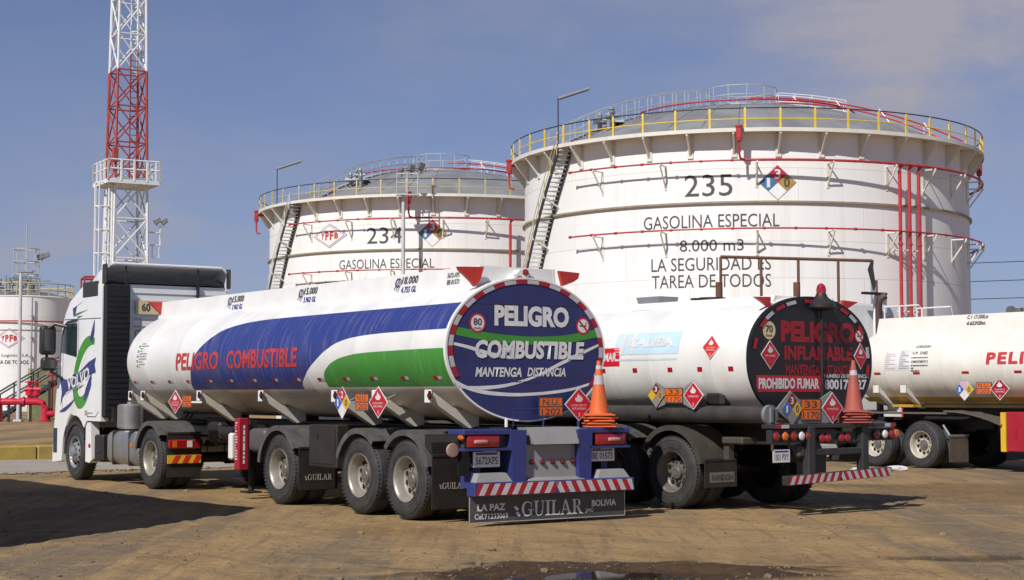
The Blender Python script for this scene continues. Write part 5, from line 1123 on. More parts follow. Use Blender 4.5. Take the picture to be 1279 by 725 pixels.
b = MB(); b.cyl((-.3, 1.9, 1.18), (-.3, 6.2, 1.15), .07, n=10); [b.cyl((0, y, 1.30), (0, y, 1.0), .11, n=12) for y in (2.2, 4.9, 7.4)]; [b.cyl((-.95+.3*i, 6.1, 1.0), (-.95+.3*i, 5.6, 1.0), .1, n=12) for i in range(2)]; b.build('discharge_pipe', black, tr1)
for y in YA:
    for s_ in (-1, 1):
        b = MB(); b.cyl((s_*.42, y-.30, .62), (s_*.42, y-.08, .62), .11, n=14); b.cyl((s_*.42, y-.34, .62), (s_*.42, y-.30, .62), .085, n=14); b.build('brake_chamber', black, tr1)
b = MB()
for k in range(5): b.tube([(-.25+.12*k, 8.2-.3*k, 1.1), (-.3+.12*k, 6.2, .86-.02*k), (-.2+.1*k, 4.6, .95), (-.22+.1*k, 2.2, .80+.03*k), (-.2+.1*k, -.8, .98)], .02, n=6)
b.build('air_hose', hole, tr1)
for x_, y_, z_, sx, sy, sz in ((0, 5.9, .88, 1.5, .7, .5), (.3, 4.6, .75, 1.2, .6, .55), (0, 2.4, .8, 1.1, .8, .5), (0, 7.2, .98, 1.3, .5, .35)):
    b = MB(); b.box((x_, y_, z_), (sx, sy, sz), bevel=.05); b.build('under_frame_box', black, tr1)
# rear under-run assembly
b = MB(); yR = -1.32
b.box((-.965, yR, 1.15), (.73, .36, .07), bevel=.012); b.box((.905, yR, 1.15), (.74, .36, .07), bevel=.012)
for s, x in ((-1, -.535), (1, .53)):
    b.ext([(x-.12-.01*s, yR-.20, 1.17), (x+.12-.01*s, yR-.20, 1.17), (x+.10-.02*s, yR-.20, .50), (x-.08-.02*s, yR-.20, .50)], (0, .30, 0))
b.box((-.98, yR-.12, .940), (.70, .16, .03)); b.box((.93, yR-.12, .940), (.66, .16, .03))
b.box((.02, -1.50, .455), (2.50, .18, .17), bevel=.01)
for x in (-1.0, 1.0): b.box((x, -1.15, .75), (.10, .3, .6))
fr1 = b.build('bumper_frame', framblue, tr1)
for x_, w_1 in ((-.93, .62), (.95, .62)): multi('backing_panel', hole, fr1, lambda b: b.box((x_, yR+.08, .86), (w_1, .02, .50))); multi('lamp_housing', blackplastic, fr1, lambda b: b.box((x_, yR-.06, 1.03), (w_1+.02, .10, .155)))
b = MB(); b.ext([(-.37, yR-.14, 1.20), (.47, yR-.14, 1.20), (.40, yR-.22, .99), (-.30, yR-.22, .99)], (0, .2, .0)); b.box((.05, yR+.0, .76), (.86, .24, .46), bevel=.01); b.ext([(-.33, yR-.12, .575), (.43, yR-.12, .575), (.49, yR-.24, .54), (-.39, yR-.24, .54)], (0, .12, 0)); gp = b.build('centre_panel', greypanel, fr1)
for i in range(5): roundlamp(gp, -.27+.16*i, yR-.125, .765, .028, mat('lamp_dull_red', (.16, .01, .014, 1), .3))
for x0, x1 in ((-1.20, -.66), (.68, 1.20)): multi('step_pad', greypanel, fr1, lambda b: b.ext([(x0, -1.58, .543), (x1, -1.58, .543), (x1-.07, -1.54, .65), (x0+.07, -1.54, .65)], (0, .12, 0)))
b = MB(); stripes(b, -1.215, 1.26, .385, .525, -1.5925, 15, .02); b.build('reflective_tape', [refred, refwhite], fr1, smooth=0)
b = MB(); b.box((-.01, -1.46, .205), (2.44, .012, .33), bevel=.004); bf = b.build('mudflap', mat('flap_grey', (.045, .048, .050, 1), .55, var=.25, dust=.3, dustcol=(.17, .15, .12, 1)), fr1)
b = MB()
for x0, x1, z0, z1 in ((-1.228, 1.208, .042, .052), (-1.228, -1.216, .052, .36), (1.196, 1.208, .052, .36)): b.face([(x0, -1.470, z0), (x1, -1.470, z0), (x1, -1.470, z1), (x0, -1.470, z1)])
b.build('flap_edging', refwhite, bf, smooth=0)
text('LA PAZ', rearplane(-.90, -1.471, .23), .42, .085, lettergrey, bf, bold=.04); text('Cel.71233069', rearplane(-.90, -1.471, .12), .50, .07, lettergrey, bf, bold=.02); text('BOLIVIA', rearplane(.86, -1.471, .22), .40, .085, lettergrey, bf, bold=.04)
guilar(rearplane(.03, -1.471, .19), .96, .19, bf); text('JAC', rearplane(.62, -1.471, .13), .13, .06, lettergrey, bf, bold=.03)
for x0, x1, rev in ((-1.27, -.80, 1), (.70, 1.20, -1)):
    xc = (x0+x1)/2; l = lampunit(fr1, xc, yR-.165, 1.035, x1-x0, .145); lampunit(l, xc-.05*rev, yR-.192, 1.035, .20, .05, mat('lens_pink', (.55, .25, .22, 1), .2), 'reversing_lens')
b = MB(); b.box((-1.30, yR-.08, 1.09), (.06, .10, .07), bevel=.02); b.build('marker_lamp', lampamber, fr1)
b = MB(); b.lathe([(.02, .085), (0, .09), (-.012, .08), (-.016, .04), (-.016, .001)], c=(-1.34, yR+.05, .93), axis='y', n=24); b.build('hose_cap', mat('faded_pink', (.30, .19, .165, 1), .6, var=.2), fr1)
b = MB(); b.box((-1.27, yR-.10, .97), (.10, .08, .07), bevel=.02); b.build('coupling', black, fr1)
licence(fr1, -.94, yR-.10, .815, .40, .19, '5672XPS'); licence(fr1, .875, yR-.10, .835, .40, .165, 'BE 01573')
for x in (-.94, .875): b = MB(); b.box((x+.02, yR-.13, .918), (.20, .06, .03), bevel=.01); b.build('plate_lamp', grillegrey, fr1)
cone_stack(((.55, .72), (.84, .91)), tr1, .90, -1.32, 1.187, 5, conemat,
    ['orange traffic cone at the bottom of the stack, flat on the blue bumper beam', 'orange traffic cone second from the bottom of the stack on the blue bumper', 'orange traffic cone in the middle of the stack on the blue bumper',
     'orange traffic cone just under the top one on the blue bumper', 'bright orange traffic cone with white bands, top of the stack on the blue bumper'], 'orange cones stacked on the blue bumper')

# ------------------------------------------------------------------ truck 1: tractor
def tractor(label, loc, hd, y_ax=(8.41, 12.09), cab_y=(10.74, 13.1), livery=True, roof=True):
    root = thing('tractor_truck', label, 'truck', loc, hd)
    c0, c1 = cab_y; dy = c0-10.74; fa = y_ax[1]
    yz = lambda y, z: (y+dy, z)
    arch = [(fa+.62*math.cos(R_(a)), .56+.62*math.sin(R_(a))) for a in range(20, 176, 12)]
    prof = [yz(10.74, 1.12)]+[(fa-.72, 1.12)]+[p for p in reversed(arch)][0:0]
    arch = [p for p in arch]
    P = [yz(10.74, 1.14), (fa-.78, 1.14), (fa-.66, 1.05)]+list(reversed([(y, z) for y, z in arch if y > fa-.60]))[0:0]
    A = [(fa+.64*math.cos(R_(a)), .58+.64*math.sin(R_(a))) for a in range(140, -13, -14)]
    P = [yz(10.74, 1.12), (fa-.62, 1.12)]+A+[(fa+.68, .34), yz(13.28, .30), yz(13.30, .9), yz(13.22, 1.5), yz(13.12, 2.0), yz(13.0, 2.72), yz(12.88, 3.0), yz(12.74, 3.21), yz(12.50, 3.43), yz(12.05, 3.60), yz(11.72, 3.66), yz(10.74, 3.66)]
    b = MB(); t = bmesh.new(); vs_ = [t.verts.new((-1.25, y, z)) for y, z in P]; f = t.faces.new(vs_)
    r = bmesh.ops.extrude_face_region(t, geom=[f]); bmesh.ops.translate(t, vec=(2.5, 0, 0), verts=[v for v in r['geom'] if isinstance(v, bmesh.types.BMVert)])
    bmesh.ops.recalc_face_normals(t, faces=t.faces)
    ed = [e for e in t.edges if abs(e.verts[0].co.x-e.verts[1].co.x) < 1e-4 and (e.verts[0].co.y+e.verts[1].co.y)/2 > 12.2+dy and (e.verts[0].co.z+e.verts[1].co.z)/2 > 1.0]
    bmesh.ops.bevel(t, geom=ed, offset=.09, segments=4, affect='EDGES', profile=.5)
    b._merge(t, 0); cab = b.build('cab', cabwhite, root, smooth=40)
    sp = lambda d=.004: (lambda u, v: Vector((-1.25-d, u+dy, v)))           # (forward, up) on the left side of the cab
    shape(sp(.003), [(12.82, 2.42), (12.05, 2.32), (12.02, 2.36), (12.02, 2.95), (12.06, 2.99), (12.60, 2.97), (12.76, 2.84)], glass, cab, 'side_window'); 
    ribbon(sp(.006), [(12.86, 2.42), (12.80, 2.84), (12.64, 3.0), (12.0, 3.03)], .05, blackplastic, cab, 'window_seal')
    b = MB()
    for q in ([(11.95, 3.03), (11.95, 1.35)], [(12.74, 2.9), (12.80, 1.7), (12.76, 1.25)], [(10.8, 3.02), (12.72, 3.06)], [(10.85, 1.3), (11.0, 1.2), (11.45, 1.2)]):
        for (p, s) in zip(q[:-1], q[1:]):
            a = sp(.002)(*p); c = sp(.002)(*s); d = (c-a).normalized(); n_ = Vector((0, -d.z, d.y))*.008; b.face([a-n_, c-n_, c+n_, a+n_])
    b.build('panel_gap', blackplastic, cab, smooth=0, recalc=False)
    b = MB(); b.box((-1.262, 12.1+dy, 1.98), (.03, .16, .035), bevel=.01); b.build('door_handle', blackplastic, cab)
    b = MB(); b.box((-1.245, 11.36+dy, 3.58), (.03, .78, .29), bevel=.06); b.build('roof_vent_panel', blackplastic, cab)
    b = MB(); b.box((0, 13.26+dy, 1.35), (2.0, .05, .9), bevel=.02); b.build('grille', blackplastic, cab)
    b = MB(); b.ext([(-1.12, 13.12+dy, 2.0), (1.12, 13.12+dy, 2.0), (1.08, 13.01+dy, 2.70), (-1.08, 13.01+dy, 2.70)], (0, .03, .004)); b.build('windscreen', glass, cab)
    b = MB(); b.box((0, 13.24+dy, .50), (2.46, .24, .40), bevel=.05, seg=2); bp_ = b.build('front_bumper', cabwhite, cab)
    for s in (-1, 1): b = MB(); b.box((s*.95, 13.34+dy, .76), (.4, .06, .2), bevel=.03); b.build('headlight', lampclear, cab)
    b = MB(); b.box((-1.235, 13.13+dy, .72), (.05, .22, .5), bevel=.02); b.build('corner_panel', mat('navy_panel', (.02, .03, .06, 1), .4), cab)
    # rear wall furniture: black intake stack, ribs, window panels
    b = MB(); b.box((-1.0, 10.67+dy, 2.42), (.48, .13, 2.46), bevel=.02)
    for k in range(22): b.box((-1.0, 10.603+dy, 1.35+.10*k), (.40, .012, .05), bevel=.003)
    b.build('air_intake', mat('intake_black', (.008, .008, .010, 1), .6, var=.2), cab)
    b = MB()
    for z in (3.50, 3.22, 3.02, 2.88): b.box((.28, 10.733+dy, z), (1.85, .012, .012), mi=1)
    for x0, x1, z0, z1 in ((-.6, .35, 2.0, 2.8), (.45, 1.1, 2.0, 2.8)):
        P2 = [(x0, z0), (x1, z0), (x1, z1), (x0, z1)]
        for (p, q) in zip(P2, P2[1:]+P2[:1]): b.cyl((p[0], 10.735+dy, p[1]), (q[0], 10.735+dy, q[1]), .012, n=5, mi=1)
    b.box((.28, 10.72+dy, 3.35), (1.9, .02, .02), mi=0); b.build('rear_wall_rib', [cabwhite, grillegrey], cab)
    b = MB(); b.box((1.05, 10.72+dy, 3.18), (.22, .05, .38), bevel=.03); b.box((.72, 10.715+dy, 3.22), (.26, .03, .30), bevel=.02); b.build('rear_wall_hatch', cabwhite, cab)
    b = MB(); b.tube([(.50+.20*math.cos(t), 10.62+dy, 3.16+.20*math.sin(t)) for t in np.linspace(0, 2*PI, 20)], .03, n=6); b.tube([(.50+.15*math.cos(t), 10.60+dy, 3.14+.15*math.sin(t)) for t in np.linspace(0, PI, 12)], .028, n=6); b.build('air_hose', blackplastic, root)
    f = rearplane(-.42, 10.70+dy, 3.24); p = plate(f, [(-.20, -.13), (.62, -.13), (.62, .13), (-.20, .13)], REAR, .006, cream, cab, 'speed_plate'); text('60', lambda u, v: f(u, v)+REAR*.004, .17, .15, letterdark, p, bold=.03)
    if roof:     # hollow roof deflector, open to the rear
        b = MB(); S = []
        for (y, z, hw, t) in ((12.05, 3.62, 1.02, .03), (11.75, 3.78, 1.12, .03), (11.3, 3.92, 1.20, .03), (10.95, 4.01, 1.24, .03), (10.70, 4.05, 1.25, .03)):
            S.append([(-hw, y+dy, 3.60), (-hw, y+dy, z-.12), (-hw+.10, y+dy, z), (hw-.10, y+dy, z), (hw, y+dy, z-.12), (hw, y+dy, 3.60), (hw-.05, y+dy, 3.60), (hw-.05, y+dy, z-.14), (hw-.13, y+dy, z-.05), (-hw+.13, y+dy, z-.05), (-hw+.05, y+dy, z-.14), (-hw+.05, y+dy, 3.60)])
        b.loft(S); df = b.build('roof_deflector', cabwhite, cab, smooth=50)
        b = MB(); b.box((0, 10.68+dy, 4.035), (2.2, .10, .05), bevel=.015); b.build('deflector_lip', cabwhite, df)
        b = MB()
        for x in (-.82, .62): b.cyl((x, 10.69+dy, 4.0), (x, 10.71+dy, 2.9 if x < 0 else 3.0), .016, n=6); b.box((x, 10.70+dy, 3.55), (.045, .05, .3))
        b.box((0, 10.95+dy, 3.70), (2.3, .5, .03)); b.tube([(.75, 10.7+dy, 3.72), (1.0, 10.7+dy, 3.80), (1.15, 10.75+dy, 3.75)], .02, n=6); b.build('deflector_strut', black, df)
        for s in (-1, 1): multi('side_extender', blackplastic, df, lambda b: b.box((s*1.235, 10.68+dy, 3.83), (.05, .18, .38), bevel=.02))
    # mirrors
    b = MB(); x = -1.52
    b.tube([(-1.24, 12.62+dy, 2.92), (-1.42, 12.75+dy, 2.98), (x, 12.82+dy, 2.90), (x-.03, 12.86+dy, 2.72)], .035, n=8); b.tube([(x-.02, 12.85+dy, 2.72), (x-.02, 12.88+dy, 2.25), (-1.45, 12.84+dy, 2.05), (-1.25, 12.78+dy, 1.92)], .03, n=8); ma = b.build('mirror_arm', blackplastic, cab)
    b = MB(); b.box((x, 12.90+dy, 2.66), (.30, .20, .56), bevel=.06, seg=3); b.box((x+.02, 12.90+dy, 2.20), (.28, .20, .26), bevel=.06, seg=3); b.build('mirror_housing', blackplastic, ma)
    b = MB(); b.box((x, 12.796+dy, 2.66), (.20, .006, .42), bevel=.002); b.box((x+.02, 12.796+dy, 2.20), (.18, .006, .16), bevel=.002); b.build('mirror_glass', mat('mirror_silver', (.10, .10, .11, 1), .12, metal=.6, var=.02), ma)
    if livery:
        # green ring swoosh, blue ribbon with the maker's word, small blue feather
        ribbon(sp(.003), [(11.10, 2.60), (11.28, 2.66), (11.55, 2.60), (11.85, 2.38), (12.08, 2.05), (12.15, 1.75), (12.05, 1.50), (11.85, 1.40), (11.62, 1.46), (11.40, 1.65), (11.24, 1.95)], [.12, .20, .23, .23, .20, .22, .25, .24, .20, .15, .06], green, cab, 'green_swoosh')
        ribbon(sp(.004), [(11.62, 1.50), (11.50, 1.62), (11.33, 1.80), (11.24, 2.02)], [.04, .18, .18, .02], framblue, cab, 'blue_feather')
        ribbon(sp(.004), [(11.28, 2.60), (11.18, 2.80), (11.12, 3.0)], [.17, .14, .02], framblue, cab, 'blue_feather'); ribbon(sp(.004), [(11.5, 1.75), (11.38, 1.78), (11.28, 2.0)], .012, letterdark, cab, 'feather_outline')
        shape(sp(.005), [(12.93, 1.96), (12.60, 1.90), (12.3, 1.93), (12.0, 2.0), (11.7, 2.10), (11.4, 2.22), (11.02, 2.30), (11.08, 2.17), (11.02, 2.02), (11.4, 1.97), (11.7, 1.88), (12.0, 1.78), (12.3, 1.71), (12.55, 1.66), (12.75, 1.55), (12.88, 1.40), (12.80, 1.66)], framblue, cab, 'blue_ribbon')
        f = lambda u, v: sp(.008)(11.93-u, 1.90+v+.20*u+.045*u*u); text('VOLVO', f, 1.16, .23, lettergrey, cab, bold=.03)
        b = MB()
        for k in range(5):
            u0 = -.56+.235*k
            for du in (0.0, .17):
                for vv in (-.10, .085):
                    if k in (1, 4) or (k in (0, 3) and vv < 0) or (k == 2 and du > 0): continue
                    b.face([f(u0+du-.03, vv), f(u0+du+.06, vv), f(u0+du+.06, vv+.018), f(u0+du-.03, vv+.018)])
        b.build('serif', lettergrey, cab, smooth=0, recalc=False)
        ribbon(sp(.004), [(12.9, 1.28), (12.6, 1.33), (12.3, 1.43), (12.05, 1.55)], [.03, .09, .07, .01], framblue, cab, 'blue_line'); ribbon(sp(.004), [(12.6, 1.60), (12.2, 1.72), (11.6, 1.80)], .01, grillegrey, cab, 'thin_line')
        scribble(lambda u, v: sp(.004)(11.35-u, 1.27+v), .4, .10, 3, letterdark, cab, 'small_print', 2); scribble(lambda u, v: sp(.004)(11.95-u, 1.72+v+.2*u), .5, .05, 1, letterdark, cab, 'small_print', 5)
        for m, q in ((framblue, [(12.28, 3.26), (11.50, 3.42), (12.05, 3.30), (12.16, 3.12), (12.24, 3.10)]), (green, [(12.16, 3.10), (11.45, 3.21), (12.08, 3.16), (12.14, 3.16)]), (framblue, [(12.02, 3.0+.06), (11.72, 3.10), (12.0, 3.10)])):
            shape(sp(.004), q, m, cab, 'roof_emblem')
    # frame, tanks, steps
    b = MB()
    for s in (-1, 1): b.box((s*.42, (y_ax[0]-1.0+c1)/2, .87), (.09, c1-y_ax[0]+1.0-.3, .27))
    for y in np.arange(y_ax[0]-.9, c1-.6, .9): b.box((0, y, .86), (.84, .08, .2))
    b.box((0, y_ax[0], 1.14), (.95, .95, .09), bevel=.03); b.box((0, 11.6+dy, .9), (.9, 1.6, .7), bevel=.1); b.box((0, 10.6+dy, 1.25), (2.2, .25, .25)); fr = b.build('frame', black, root)
    yt = (y_ax[0]+.62, 10.55+dy); yc = (yt[0]+yt[1])/2; ln = yt[1]-yt[0]
    for s in (1, -1):
        b = MB(); b.box((s*.92, yc, .66), (.62, ln, .60), bevel=.14, seg=4); ft = b.build('fuel_tank', alu, root, smooth=50)
        for k in (.25, .75): b = MB(); b.box((s*.92, yt[0]+ln*k, .66), (.64, .06, .62), bevel=.145, seg=4); b.build('tank_strap', blackplastic, ft, smooth=50)
    b = MB(); b.box((-1.235, yt[0]+.25, .72), (.02, .10, .07)); b.build('side_marker', lampamber, ft)
    b = MB(); b.lathe([(0, .001), (0, .20), (.03, .23), (.42, .23), (.45, .20), (.45, .06), (.49, .06), (.49, .001)], c=(-.93, 10.12+dy, .99), n=28); b.build('air_filter', alu, root)
    b = MB(); b.ext([(-1.22, fa-.52, .36), (-1.22, fa-.52, 1.10), (-1.22, fa-.78, 1.10), (-1.22, fa-.84, .40), (-1.22, fa-.72, .34)], (.16, 0, 0)); b.build('wheel_fairing', cabwhite, root); b = MB(); b.box((-1.225, fa-.74, .66), (.03, .08, .07), bevel=.01); b.build('side_marker', lampred, root)
    for s in (-1, 1): b = MB(); b.box((s*.95, fa-1.05, .62), (.45, .42, .5), bevel=.03); b.box((s*1.05, fa-1.05, .40), (.3, .4, .04)); b.cyl((s*1.12, fa-.95, .55), (s*1.12, fa-1.2, .55), .07, n=10); b.build('battery_box', black, root)
    for s in (-1, 1): place_wheel('single', root, fa, s, xo=1.24); place_wheel('dual', root, y_ax[0], s)
    axle(root, y_ax[0], .09); b = MB(); b.cyl((-.95, fa, .5), (.95, fa, .5), .06, n=10); b.build('axle', black, root)
    for s in (-1, 1):
        fender(root, y_ax[0], fendermat, s, a0=14, a1=140); fender(root, fa, blackplastic, s, r=.60, a0=-5, a1=150, x0=1.22, x1=.85)
        mudflap(root, y_ax[0]-.72, s*1.25, s*.64, .22, .98)
    yb_ = y_ax[0]-.76
    for s in (-1, 1):
        b = MB(); b.box((s*.95, yb_, .78), (.58, .06, .15), bevel=.02); l = b.build('tail_light', lampred, root); b = MB(); b.box((s*.87, yb_-.035, .78), (.09, .01, .11)); b.build('reversing_lens', lampclear, l); b = MB(); b.box((s*1.14, yb_-.035, .78), (.08, .01, .11)); b.build('indicator_lens', lampamber, l)
        b = MB(); n = 5; x0, x1 = (s*.95-.30, s*.95+.30)
        b.box((s*.95, yb_+.01, .525), (.60, .02, .14)); pl = b.build('marker_board', mat('board_yellow', (.75, .38, .02, 1), .4), root, smooth=0)
        b = MB()
        for k in range(3): xa = x0+.02+k*.19+.05; b.face([(xa, yb_-.003, .46), (xa+.10, yb_-.003, .46), (xa+.17, yb_-.003, .59), (xa+.07, yb_-.003, .59)])
        b.build('board_stripe', flagred, pl, smooth=0)
    b = MB(); [b.tube([(.1*i-.1, 10.5+dy, 1.5), (.1*i-.1, 9.9+dy, 1.15), (.1*i-.1, 9.6+dy, 1.3)], .02, n=6) for i in range(3)]; b.build('air_hose', blackplastic, root)
    return root
trk1 = tractor('white tractor truck with green and blue swirl and ribbon on its door', (T1C[0], T1C[1], 0), H1)

# ------------------------------------------------------------------ truck 2: trailer with the black rear end
T2C, H2 = (3.24, 23.94), R_(38)
tr2 = thing('tank_trailer', 'plain white tank trailer with black rear end and red lettering, parked in the middle', 'tank trailer', (T2C[0], T2C[1], 0), H2)
A2, B2, Z2, E2 = 1.27, .885, 2.095, 2.22
tank_body(tr2, A2, B2, Z2, -1.54, 7.6, tank2paint, e=E2, front_round=.3)
e2 = lambda y, z, off=.004: ellside(A2, B2, Z2, y, z, off, E2)
cw = MB(); yb, yf, zt_ = -1.42, 7.4, 2.985
for s in (-1, 1): cw.ext([(s*.74, yb, 2.72), (s*.60, yb, zt_), (s*.57, yb, zt_), (s*.70, yb, 2.72)], (0, yf-yb, 0))
for y in (yb+.004, yf-.034): cw.ext([(-.737, y, 2.72), (-.597, y, zt_-.003), (.597, y, zt_-.003), (.737, y, 2.72)], (0, .03, 0))
cw.box((0, (yb+yf)/2, 2.93), (1.17, yf-yb-.08, .02)); co2 = cw.build('coaming', tank2paint, tr2)
b = MB(); b.ext([(-.42, 1.55, 2.94), (-.42, 1.15, 2.94), (-.42, 1.10, 3.10), (-.42, 1.62, 3.10)], (.4, 0, 0)); b.build('hatch_box', grillegrey, co2, smooth=0); b = MB(); b.cyl((-.1, .3, 2.95), (-.1, .3, 3.05), .2, n=16); b.box((-.2, .35, 3.02), (.5, .1, .03)); b.build('manhole_lid', black, co2)
scribble(plane((-.685, 1.22, 2.85), (0, -1, 0), (.46, 0, .89)), .42, .10, 2, letterdark, co2, 'small_print', 6)
flank_reflectors(tr2, lambda y: e2(y, 1.965), [.72, -.02, -.62, -1.22, 1.42, 2.1, 2.8], wr=.06, h=.065, two=False)
st = sheet(e2(.50, 2.36), 1.36, .34, skyblue, tr2, 'faded_sticker', nv=8)
for k, w in ((0, .10), (1, .08)): sheet(e2(1.02-.22*k, 2.36, .006), w, .34, mat('sticker_white', (.66, .68, .67, 1), .5), st, 'torn_patch', nv=8)
text('CALIBA', lambda u, v: e2(.42, 2.37, .009)(u, v), .98, .15, lettergrey, st, bold=.045, sv_=.05, shear=.08); sheet(e2(.5, 2.12), 1.3, .03, mat('sticker_pale', (.55, .66, .70, 1), .5), st, 'sticker_line', nv=2)
fl = flame_diamond(plane(e2(-.83, 2.27, .01)(0, 0), (0, -1, 0), (.18, 0, .984)), Vector((-.984, 0, .18)), .17, .17, tr2, ['LIQUIDO', 'INFLAMABLE'], m=mat('bright_red', (.62, .03, .02, 1), .4))
pf = sheet(e2(1.72, 2.165), 1.32, .27, mat('bright_red'if False else 'sign_red', (.60, .01, .02, 1), .4), tr2, 'red_sign', nv=8); text('PROHIBIDO FUMAR', e2(1.72, 2.165, .008), 1.2, .13, lettergrey, pf, bold=.03, sv_=.05)
# side placard holder and hose tube
b = MB(); ph = lambda u, v: Vector((-1.285, -.10-u, 1.60+v)); b.ext([ph(u, v) for u, v in ((-.52, 0), (-.36, .19), (-.16, .10), (.20, .10), (.40, .21), (.62, 0), (.40, -.20), (.20, -.12), (-.16, -.12), (-.36, -.19))], (.02, 0, 0)); bd = b.build('placard_holder', greyboard, tr2, smooth=0)
un_plate(lambda u, v: ph(u+.02, v)+LEFT*.012, LEFT, .36, .215, bd, '33', '1170'); flame_diamond(lambda u, v: ph(u+.42, v)+LEFT*.02, LEFT, .20, .20, bd, ['COMBUSTIBLE']); fire_diamond(lambda u, v: ph(u-.34, v)+LEFT*.02, LEFT, .17, .18, bd, ('3', '', '0'), cols=(mat('dull_red', (.20, .02, .02, 1), .5), nyel, nochre), base=greyboard)
multi('placard_bracket', black, tr2, lambda b: b.box((-1.0, -.75, 1.55), (.3, .35, .22), bevel=.05), lambda b: b.box((-1.0, .45, 1.55), (.3, .2, .18), bevel=.05))
tubem = mat('dark_tube', (.03, .032, .036, 1), .4, var=.2, dust=.15, dustcol=DUST)
b = MB(); b.cyl((-1.14, 4.4, 1.34), (-1.14, -1.78, 1.34), .12, n=24); ht = b.build('hose_tube', tubem, tr2); b = MB(); b.cyl((-1.14, -1.775, 1.34), (-1.14, -1.83, 1.34), .135, n=24); b.box((-1.14, -1.84, 1.34), (.05, .02, .2)); b.build('tube_cap', grillegrey, ht)
# rear end
b = MB(); pts = [super_pt(A2*.99, B2*.99, Z2, 2*PI*i/96, E2) for i in range(96)]; b.face([(x, -1.553, z) for x, z in pts]); rp2 = b.build('rear_panel', rearblack, tr2, smooth=0)
rear_ring(tr2, A2, B2, Z2, -1.557, rearblack, e=E2, k0=.965, k1=1.004)
for (t, k) in ((168, 0), (183, 1), (145, 1), (130, 0), (118, 1), (96, 0), (84, 1), (66, 0), (54, 1), (40, 0), (30, 1), (8, 1), (218, 1), (231, 0)):
    b = MB()
    for j in range(3):
        P = [super_pt(1, 1, 0, R_(t+j*3.3+jj), E2) for jj in (0, 3.3)]; q = lambda p, kk: (p[0]*A2*kk, -1.566, Z2+p[1]*B2*kk); b.face([q(P[0], .90), q(P[1], .90), q(P[1], .955), q(P[0], .955)])
    b.build('reflective_tape', refwhite if k == 0 else refred, rp2, smooth=0)
r2 = lambda d: (lambda u, v: Vector((u, -1.553-d, v)))
text('PELIGRO', lambda u, v: r2(.004)(u+.13, v+2.485), 1.54, .30, rearred, rp2, bold=.06); text('INFLAMABLE', lambda u, v: r2(.004)(u+.14, v+2.19), 1.42, .20, rearred, rp2, bold=.045); text('MANTENGA DISTANCIA', lambda u, v: r2(.004)(u+.14, v+1.955), 1.38, .15, rearred, rp2, bold=.03)
p = shape(r2(.004), [(-1.13, 1.65), (.165, 1.65), (.165, 1.875), (-1.13, 1.875)], placred, rp2, 'red_sign'); text('PROHIBIDO FUMAR', lambda u, v: r2(.008)(u-.48, v+1.765), 1.22, .15, lettergrey, p, bold=.04)
text('NUMERO DE EMERGENCIA', lambda u, v: r2(.004)(u+.72, v+1.875), .95, .055, lettergrey, rp2, bold=.03); text('800172727', lambda u, v: r2(.004)(u+.70, v+1.755), .90, .145, lettergrey, rp2, bold=.04)
s = shape(r2(.004), disc_pts(.125, cx=-.87, cy=2.49), cream, rp2, 'speed_sign'); text('70', lambda u, v: r2(.007)(u-.87, v+2.51), .14, .10, letterdark, s, bold=.03); text('Km/h', lambda u, v: r2(.007)(u-.87, v+2.42), .12, .035, letterdark, s, bold=.02)
flame_diamond(lambda u, v: r2(.010)(u-.86, v+2.155), REAR, .185, .20, rp2, ['INFLAMABLE'], digit=''); flame_diamond(lambda u, v: r2(.010)(u+1.02, v+2.16), REAR, .145, .19, rp2, ['INFLAMABLE'], digit=''); nosmoking(lambda u, v: r2(.006)(u+1.0, v+2.45), REAR, .10, rp2)
flag(tr2, [(-1.08, 2.945), (-.77, 2.955), (-.77, 2.80)], -1.5); flag(tr2, [(.73, 2.80), (.73, 2.96), (1.06, 2.945)], -1.5)
b = MB(); b.cyl((.15, -1.60, 1.22), (.15, -1.60, 2.95), .018, n=8); b.build('lamp_rod', black, tr2)
b = MB(); b.lathe([(0, .001), (0, .17), (.03, .20), (.08, .20), (.12, .15), (.18, .09), (.235, .065), (.245, .001)], c=(.15, -1.60, 2.80), n=28); b.box((.15, -1.5, 2.82), (.3, .3, .04)); bl = b.build('beacon_base', blackplastic, tr2)
b = MB(); b.lathe([(0, .068), (.06, .07), (.11, .055), (.14, .02), (.145, .001)], c=(.15, -1.60, 3.03), n=20); b.build('beacon_lamp', lampred, bl)
b = MB(); P = [(.60, 2.93), (.72, 2.93), (.66, 2.82)]
for (p_, q_) in zip(P, P[1:]+P[:1]): b.cyl((p_[0], -1.435, p_[1]), (q_[0], -1.435, q_[1]), .012, n=5)
b.build('warning_triangle', letterdark, co2)
# running gear
chassis(tr2, -1.7, 7.4, z0=.92, z1=1.19, ymid=(0, 1.25)); YB = (0.0, 1.25)
for y in YB: axle(tr2, y); place_wheel('dual_dark', tr2, y, -1, xo=1.247); place_wheel('dual_dark', tr2, y, 1, xo=1.247)
for side in (-1, 1):
    fender(tr2, 0, mat('fender_dusty', (.040, .038, .036, 1), .5, var=.3, dust=.2, dustcol=(.20, .16, .11, 1)), side, a0=30, a1=168, r=.66); fender(tr2, 1.25, fendermat, side, a0=20, a1=135, r=.66); mudflap(tr2, -.68, side*1.26, side*.62, .32, .72)
f = plate(rearplane(-.92, -.69, .46), [(-.24, -.07), (.24, -.07), (.24, .07), (-.24, .07)], REAR, .004, mat('flap_plate', (.17, .15, .12, 1), .5), tr2, 'flap_plate'); text('RANDON', rearplane(-.92, -.695, .46), .42, .085, letterdark, f, bold=.03)
b = MB(); b.box((-1.0, -1.1, .98), (.3, .4, .10), bevel=.02); b.box((-1.05, -.95, .84), (.10, .1, .24)); b.build('support_bracket', mat('dusty_steel', (.05, .047, .042, 1), .6, dust=.15, dustcol=DUST), tr2)
